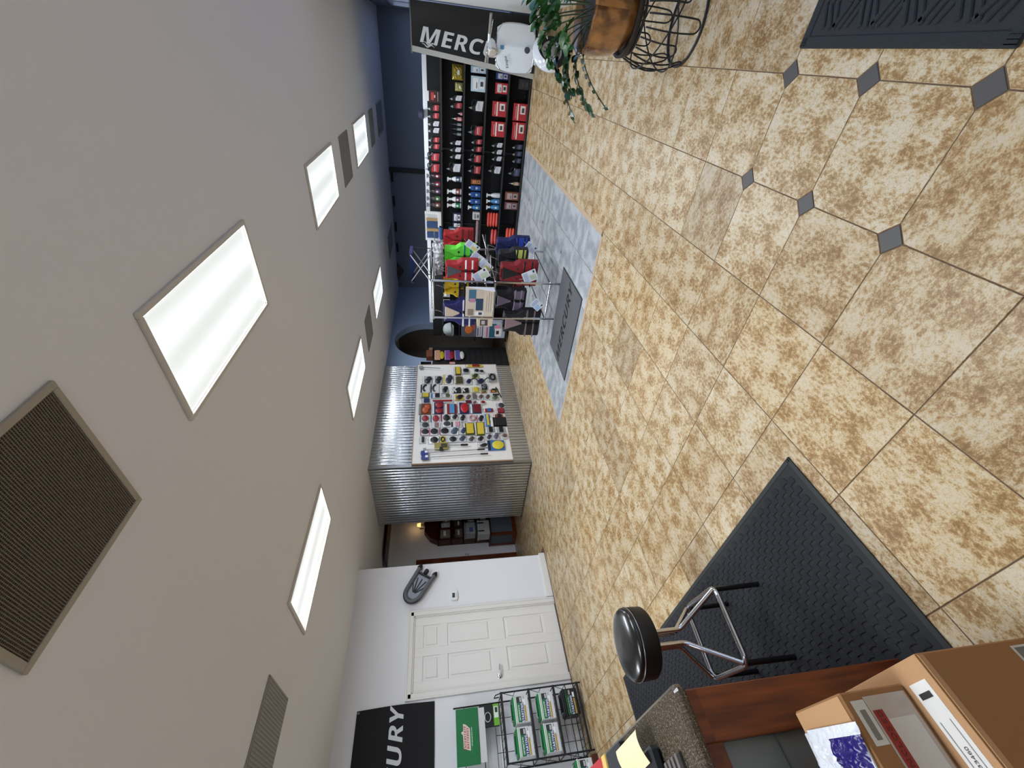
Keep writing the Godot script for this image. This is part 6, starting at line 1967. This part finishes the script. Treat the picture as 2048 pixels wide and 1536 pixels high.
# ---------------- plant on a wire stand
func plant() -> void:
	var c := V(3.45, 0, -0.29)
	var st := thing("wire_plant_stand", "black looped wire drum stand under the brown pot", "plant stand", c)
	var bm := M("black_metal")
	var rad := func(y: float) -> float: return 0.20 + 0.075 * sin(clampf(y / 0.40, 0, 1) * PI * 0.85 + 0.25)
	var ring := func(y: float, r: float, tilt: float) -> Array:
		var out := []
		for i in 40:
			var a := TAU * i / 40
			out.append(Vector3(r * cos(a), y + tilt * sin(a), r * sin(a)))
		return out
	part(MB.new().tube(ring.call(0.009, 0.235, 0.0), 0.008, 8, true), "bottom_ring", bm, st)
	part(MB.new().tube(ring.call(0.385, 0.205, 0.0), 0.009, 8, true), "top_ring", bm, st)
	part(MB.new().tube(ring.call(0.2, 0.272, 0.1), 0.005, 8, true), "slanted_ring", bm, st)
	part(MB.new().tube(ring.call(0.2, 0.272, -0.1), 0.005, 8, true), "slanted_ring", bm, st)
	for i in 12:
		var a0 := TAU * i / 12
		var a1 := TAU * (i + 0.55) / 12
		var lo := 0.02 if i % 2 == 0 else 0.13
		var hi := 0.37 if i % 2 == 0 else 0.382
		var pts := []
		for k in 10:
			var y := lerpf(hi, lo + 0.04, k / 9.0)
			var r: float = rad.call(y)
			pts.append(Vector3(r * cos(a0), y, r * sin(a0)))
		for k in 7:
			var s := (k + 1) / 8.0
			var a := lerpf(a0, a1, 0.5 - 0.5 * cos(s * PI))
			var y := lo + 0.04 - 0.04 * sin(s * PI)
			var r: float = rad.call(y)
			pts.append(Vector3(r * cos(a), y, r * sin(a)))
		for k in 10:
			var y := lerpf(lo + 0.04, hi, k / 9.0)
			var r: float = rad.call(y)
			pts.append(Vector3(r * cos(a1), y, r * sin(a1)))
		part(MB.new().tube(pts, 0.005, 6), "wire_loop", bm, st)
	var dish := single(MB.new().lathe([Vector2(0, 0.0), Vector2(0.2, 0.0), Vector2(0.225, 0.012), Vector2(0.23, 0.045), Vector2(0.215, 0.045), Vector2(0.205, 0.02), Vector2(0, 0.016)], 40), "stone_saucer", M("saucer", Color("6d655c"), 0.6, 0.0, {"albedo_texture": mats["granite"].albedo_texture, "uv1_triplanar": true, "uv1_scale": Vector3(4, 4, 4)}), "speckled grey stone saucer on the wire stand", "saucer", c + Vector3(0, 0.394, 0))
	dish.position.y = 0.394
	var pot := thing("brown_pot", "large glazed brown ceramic plant pot on the stone saucer", "plant pot", c + Vector3(0, 0.411, 0))
	part(MB.new().lathe([Vector2(0, 0), Vector2(0.16, 0.0), Vector2(0.185, 0.02), Vector2(0.225, 0.1), Vector2(0.238, 0.19), Vector2(0.235, 0.27), Vector2(0.24, 0.285), Vector2(0.243, 0.30), Vector2(0.232, 0.305), Vector2(0.222, 0.295), Vector2(0.215, 0.25), Vector2(0, 0.25)], 40), "pot_body", M("brown_glaze"), pot)
	part(MB.new().lathe([Vector2(0.213, 0.252), Vector2(0.15, 0.262), Vector2(0, 0.265)], 24), "soil", C("2a2018", 0.95), pot)
	# stems with paired leaflets
	var pl := thing("potted_zz_plant", "leafy green plant with arching stems of paired leaves in the brown pot", "plant", c + Vector3(0, 0.665, 0))
	var lf := MB.new()
	lf.grid(func(a: float, b: float) -> Vector3:
		var wd := sin(clampf(pow(a, 0.8), 0, 1) * PI) * 0.27
		return Vector3(a, 0.06 * sin(a * PI) - 0.08 * absf(b - 0.5) * 0.0 + 0.05 * absf(b - 0.5) * sin(a * PI), (b - 0.5) * 2.0 * wd), 7, 4)
	var leaf := lf.mesh()
	# each stem: base (x, z), tip relative to the plant origin (p, h, q), leaf pairs, leaf length, material
	var stems := [
		[Vector3(-0.02, 0, 0.02), Vector3(0.05, 0.36, 0.04), 9, 0.068, "leaf"],
		[Vector3(0.03, 0, 0.0), Vector3(0.02, 0.34, 0.12), 9, 0.07, "leaf"],
		[Vector3(0.05, 0, 0.03), Vector3(-0.02, 0.42, -0.02), 8, 0.066, "leaf"],
		[Vector3(-0.03, 0, -0.03), Vector3(0.0, 0.3, 0.2), 10, 0.072, "leaf"],
		[Vector3(0.0, 0, -0.05), Vector3(-0.03, 0.24, 0.3), 10, 0.07, "leaf"],
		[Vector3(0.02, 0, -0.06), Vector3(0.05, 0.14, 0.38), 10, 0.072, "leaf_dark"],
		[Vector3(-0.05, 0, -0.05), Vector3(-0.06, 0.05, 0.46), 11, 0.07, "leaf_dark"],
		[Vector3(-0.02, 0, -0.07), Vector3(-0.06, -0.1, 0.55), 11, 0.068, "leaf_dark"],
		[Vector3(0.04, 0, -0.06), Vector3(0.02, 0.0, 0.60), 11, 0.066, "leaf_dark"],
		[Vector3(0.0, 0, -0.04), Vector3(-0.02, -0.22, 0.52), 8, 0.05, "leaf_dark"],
		[Vector3(-0.08, 0, 0.0), Vector3(-0.2, 0.16, 0.22), 8, 0.066, "leaf"],
		[Vector3(0.06, 0, -0.02), Vector3(0.16, 0.25, 0.1), 8, 0.066, "leaf"],
		[Vector3(-0.06, 0, 0.05), Vector3(-0.18, 0.2, -0.05), 7, 0.062, "leaf"],
	]
	rng.seed = 5
	var left := 290
	for s in stems:
		var b: Vector3 = s[0]
		var e := Vector3(s[1].x, s[1].y, -s[1].z)
		var flat := Vector3(e.x, 0, e.z)
		var mid := b.lerp(e, 0.45) + Vector3(0, 0.16 + 0.1 * flat.length(), 0)
		var pts := []
		for i in 15:
			var t := i / 14.0
			pts.append(b.lerp(mid, t).lerp(mid.lerp(e, t), t))
		part(MB.new().tube(pts, 0.0042, 6), "stem", M("stem", Color("3d4a24"), 0.5), pl)
		var m: Material = M(s[4])
		var pairs: int = s[2]
		for k in pairs:
			var t := 0.34 + 0.66 * (k + 0.5) / pairs
			var p0 := b.lerp(mid, t).lerp(mid.lerp(e, t), t)
			var d := (mid - b).lerp(e - mid, t).normalized()
			var side := d.cross(Vector3.UP).normalized()
			for sg in [-1.0, 1.0]:
				var dir: Vector3 = (side * sg + d * 0.75 + Vector3(0, rng.randf_range(-0.1, 0.25), 0)).normalized()
				var zax := dir.cross(Vector3.UP + d * 0.2).normalized()
				zax = zax.rotated(dir, rng.randf_range(-1.1, 1.1))
				var yax := zax.cross(dir).normalized()
				var ln: float = s[3] * 1.22 * rng.randf_range(0.85, 1.12) * (1.0 - 0.25 * absf(t - 0.65))
				shared(leaf, "leaf", m, pl, Transform3D(Basis(dir * ln, yax * ln, zax * ln), p0))
				left -= 1


# ---------------- room behind the corrugated partition
func back_room() -> void:
	var wood := M("cherry")
	var cab := thing("grey_panel_cabinet", "wood-framed cabinet with grey panels in the back room", "cabinet", V(5.62, 0, 8.62))
	part(MB.new().box(Vector3(0, 0.30, 0), Vector3(0.98, 0.56, 0.42)), "carcass", C("5b6470", 0.6), cab)
	for s in [-1.0, 1.0]:
		for z in [-1.0, 1.0]:
			part(MB.new().box(Vector3(s * 0.48, 0.30, z * 0.205), Vector3(0.06, 0.6, 0.05), 0.003), "frame_post", wood, cab)
	part(MB.new().box(Vector3(0, 0.045, 0.212), Vector3(0.94, 0.09, 0.03), 0.003), "bottom_rail", wood, cab)
	part(MB.new().box(Vector3(-0.492, 0.045, 0.0), Vector3(0.03, 0.09, 0.4), 0.003), "bottom_rail", wood, cab)
	part(MB.new().box(Vector3(0, 0.6, 0), Vector3(1.04, 0.025, 0.48), 0.004), "dark_top", M("dark_wood"), cab)
	var bk := thing("dark_bookcase", "dark wood open bookcase standing on the grey panel cabinet", "bookcase", V(5.62, 0.6135, 8.765))
	var dw := M("dark_wood")
	for x in [-0.38, -0.1, 0.42]:
		part(MB.new().box(Vector3(x, 0.58, 0), Vector3(0.03, 1.16, 0.24), 0.003), "upright", dw, bk)
	for y in [0.02, 0.3, 0.58, 0.86, 1.15]:
		part(MB.new().box(Vector3(0.02, y, 0), Vector3(0.83, 0.025, 0.24), 0.003), "shelf", dw, bk)
	part(MB.new().box(Vector3(0.02, 0.58, -0.115), Vector3(0.8, 1.14, 0.01)), "back_board", C("5d554f", 0.7), bk)
	part(MB.new().prism([Vector2(-0.38, 1.165), Vector2(0.42, 1.165), Vector2(0.42, 1.46), Vector2(-0.1, 1.46), Vector2(-0.3, 1.32)], -0.1, 0.08, 0.01), "carved_crest", dw, bk)
	var k := 0
	for it in [[5.6, 1.49, 0.1, 0.2, "c9ccd0", "white book"], [5.72, 1.49, 0.09, 0.16, "8a7a66", "tan book"], [5.62, 1.21, 0.16, 0.15, "4b3a36", "brown parcel"], [5.85, 1.21, 0.12, 0.2, "d0c9cf", "pale box"], [5.62, 0.93, 0.14, 0.14, "b8c4d4", "pale blue parcel"], [5.84, 0.93, 0.1, 0.18, "3a3034", "dark book"], [5.64, 0.65, 0.16, 0.12, "cdd6e0", "white and blue tub"], [5.38, 1.49, 0.2, 0.22, "857c70", "grey folder"], [5.38, 1.21, 0.2, 0.16, "6f665c", "grey document box"]]:
		var t := thing("shelved_box", "%s on the dark bookcase, %s shelf from its top" % [it[5], ["first", "first", "second", "second", "third", "third", "lowest", "first", "second"][k]], "box", V(it[0], it[1], 8.70), 0.0, "things on the dark bookcase")
		part(MB.new().box(Vector3(0, it[3] / 2, 0), Vector3(it[2], it[3], 0.14), 0.004), "body", C(it[4], 0.6), t)
		part(MB.new().box(Vector3(0, it[3] * 0.55, 0.0715), Vector3(it[2] * 0.6, it[3] * 0.25, 0.002)), "label", C("e3e3e0", 0.6), t)
		k += 1
	var cl := thing("clear_tote", "frosted plastic tote with a violet label beside the bookcase", "tote", V(5.30, 0.93, 8.46))
	part(MB.new().box(Vector3(0, 0.11, 0), Vector3(0.27, 0.22, 0.24), 0.012), "tub", C("9aa0a4", 0.35), cl)
	part(MB.new().box(Vector3(0, 0.235, 0), Vector3(0.29, 0.03, 0.26), 0.008), "lid", C("7d8488", 0.4), cl)
	part(MB.new().box(Vector3(-0.05, 0.1, 0.1215), Vector3(0.1, 0.08, 0.003)), "label", C("5b54a8", 0.5), cl)
	var wb := thing("white_latch_box", "white latch-lid box with black clasps on the grey panel cabinet", "box", V(5.29, 0.6135, 8.46))
	part(MB.new().box(Vector3(0, 0.12, 0), Vector3(0.34, 0.24, 0.26), 0.01), "tub", C("b9bec2", 0.5), wb)
	part(MB.new().box(Vector3(0, 0.255, 0), Vector3(0.36, 0.035, 0.28), 0.008), "lid", C("c6cacd", 0.5), wb)
	for x in [-0.1, 0.1]:
		part(MB.new().box(Vector3(x, 0.2, 0.135), Vector3(0.03, 0.15, 0.012), 0.004), "clasp", C("141416", 0.5), wb)
	part(MB.new().box(V(5.30, 0.906, 8.46), Vector3(0.3, 0.03, 0.24), 0.004), "low_stack_tray", C("3a3f44", 0.6), self)
	tag(get_child(get_child_count() - 1), "thin dark tray between the white latch box and the frosted tote", "tray")
	# small lamp on the crest of the bookcase
	var lp := thing("cabin_lamp", "small lit lamp with a dark figure on top of the bookcase", "lamp", V(5.70, 2.08, 8.72))
	part(MB.new().lathe([Vector2(0, 0), Vector2(0.05, 0.0), Vector2(0.05, 0.01), Vector2(0.012, 0.02), Vector2(0.012, 0.08)], 14), "base", C("1c1713", 0.5), lp)
	part(MB.new().lathe([Vector2(0.05, 0.08), Vector2(0.035, 0.16)], 16), "shade", M("lamp_shade", Color("e8c98c"), 0.8, 0.0, {"emission_enabled": true, "emission": Color("ffc87a"), "emission_energy_multiplier": 1.3, "cull_mode": BaseMaterial3D.CULL_DISABLED}), lp)
	var ol := OmniLight3D.new()
	ol.name = "bulb_light"
	ol.light_energy = 0.008
	ol.light_color = Color("ffcf90")
	ol.omni_range = 12.0
	ol.omni_attenuation = 2.0
	ol.light_size = 0.03
	ol.shadow_enabled = true
	ol.position = Vector3(0, 0.2, 0.0)
	lp.add_child(ol)
	part(MB.new().box(Vector3(-0.1, 0.05, 0), Vector3(0.02, 0.1, 0.02), 0.005), "figure", C("120f0d", 0.6), lp)
	# wood door casing on the back wall, outlet, high brown beam
	var cs := struct("trim_1")
	part(MB.new().box(V(4.88, 1.07, 8.885), Vector3(0.1, 2.14, 0.03), 0.004), "casing_side", wood, cs)
	part(MB.new().box(V(4.40, 2.19, 8.885), Vector3(1.06, 0.1, 0.03), 0.004), "casing_head", wood, cs)
	part(MB.new().box(V(3.9, 1.07, 8.885), Vector3(0.1, 2.14, 0.03), 0.004), "casing_side", wood, cs)
	part(MB.new().box(V(4.35, 1.07, 8.893), Vector3(0.82, 2.14, 0.012)), "door_leaf", C("7a4a2c", 0.5), cs)
	var bmn := struct("trim_2")
	part(MB.new().box(V(5.9, CEIL - 0.07, 8.62), Vector3(2.2, 0.02, 0.5)), "brown_soffit", M("dark_wood"), bmn)
	part(MB.new().box(V(5.9, CEIL - 0.09, 8.87), Vector3(2.2, 0.05, 0.05), 0.008), "crown", M("trim_paint"), bmn)
	var ou := thing("wall_outlet", "white double wall outlet low on the back room wall", "outlet", V(4.98, 1.12, 8.899))
	part(MB.new().box(Vector3(0, 0, 0.004), Vector3(0.075, 0.115, 0.008), 0.003), "plate", C("d9d9d6", 0.4), ou)
	for y in [-0.025, 0.025]:
		part(MB.new().box(Vector3(0, y, 0.0085), Vector3(0.03, 0.028, 0.003), 0.001), "socket", C("8d8d8a", 0.4), ou)

# ---------------- dark far end of the room
func far_end() -> void:
	var po := single(MB.new().box(Vector3(0, CEIL / 2, 0), Vector3(0.08, CEIL, 0.10), 0.004), "black_post", C("0d0e10", 0.6), "black post against the dark slate far wall", "post", V(12.33, 0, 2.60))
	po.rotation.y = 0
	for k in 4:
		var q: float = [2.78, 3.40, 4.10, 4.70][k]
		var t := thing("vent_slot", "narrow black vent slot high on the slate wall, %s from the black post" % ordinal(k), "vent", V(12.385, 2.87, q), -PI / 2, "black slots high on the far wall")
		part(MB.new().box(Vector3(0, 0, 0), Vector3(0.26, 0.055, 0.02), 0.004), "slot_frame", C("0a0a0c", 0.8), t)
		part(MB.new().box(Vector3(0, 0, 0.011), Vector3(0.22, 0.012, 0.004)), "louver", C("1c1d20", 0.6), t)
	var sc := thing("wall_sconce", "small dark pyramid wall lamp high on the slate far wall", "wall lamp", V(12.36, 2.86, 5.42), -PI / 2)
	var b := MB.new()
	b.tri(Vector3(-0.24, 0.05, 0.0), Vector3(0.0, 0.05, 0.22), Vector3(0.0, -0.14, 0.02))
	b.tri(Vector3(0.0, 0.05, 0.22), Vector3(0.24, 0.05, 0.0), Vector3(0.0, -0.14, 0.02))
	b.tri(Vector3(-0.24, 0.05, 0.0), Vector3(0.24, 0.05, 0.0), Vector3(0.0, 0.05, 0.22))
	b.tri(Vector3(-0.24, 0.05, 0.0), Vector3(0.0, -0.14, 0.02), Vector3(0.24, 0.05, 0.0))
	part(b, "shade", C("4d4238", 0.6), sc)
	part(MB.new().box(Vector3(0, 0.045, 0.02), Vector3(0.5, 0.02, 0.06), 0.003), "top_plate", C("141312", 0.6), sc)
	# cartons and bits on the ledge of the slat panel
	var bx := thing("brown_carton", "reddish brown carton on top of the slat panel below the arch", "carton", V(8.52, 1.845, 5.9))
	part(MB.new().box(Vector3(0, 0.075, 0), Vector3(0.26, 0.15, 0.16), 0.004), "carton_body", C("6a3a22", 0.7), bx)
	part(MB.new().box(Vector3(0, 0.151, 0), Vector3(0.05, 0.002, 0.16)), "tape", M("tape"), bx)
	bx = thing("tan_carton", "small tan carton on the rack edge under the arch", "carton", V(8.72, 1.845, 5.88), 0.1)
	part(MB.new().box(Vector3(0, 0.045, 0), Vector3(0.11, 0.09, 0.12), 0.004), "carton_body", C("7d6248", 0.7), bx)
	part(MB.new().box(Vector3(0, 0.0905, 0), Vector3(0.03, 0.002, 0.12)), "tape", M("tape"), bx)
	var fr := thing("framed_screen", "small black framed screen at the end of the arched wall", "screen", V(8.22, 2.0, 5.93))
	part(MB.new().box(Vector3.ZERO, Vector3(0.2, 0.3, 0.03), 0.006), "frame", C("c3c6ca", 0.4), fr)
	part(MB.new().box(Vector3(0, 0, 0.016), Vector3(0.16, 0.25, 0.003)), "glass", C("101114", 0.15), fr)
	# dark round cap lying on the partition
	var hat := thing("navy_hat", "dark navy hat lying on the edge of the low white partition", "hat", V(9.3, 1.91, 0.98))
	part(MB.new().lathe([Vector2(0, 0), Vector2(0.085, 0), Vector2(0.082, 0.04), Vector2(0.06, 0.085), Vector2(0, 0.1)], 18), "crown", C("23263a", 0.8), hat)
	part(MB.new().prism([Vector2(-0.07, 0.05), Vector2(0.07, 0.05), Vector2(0.05, 0.15), Vector2(-0.05, 0.15)], 0.0, 0.006), "brim", C("1c1e2c", 0.8), hat).transform = Transform3D(Basis.from_euler(Vector3(-PI / 2, PI / 2, 0)), Vector3(0, 0.004, 0))
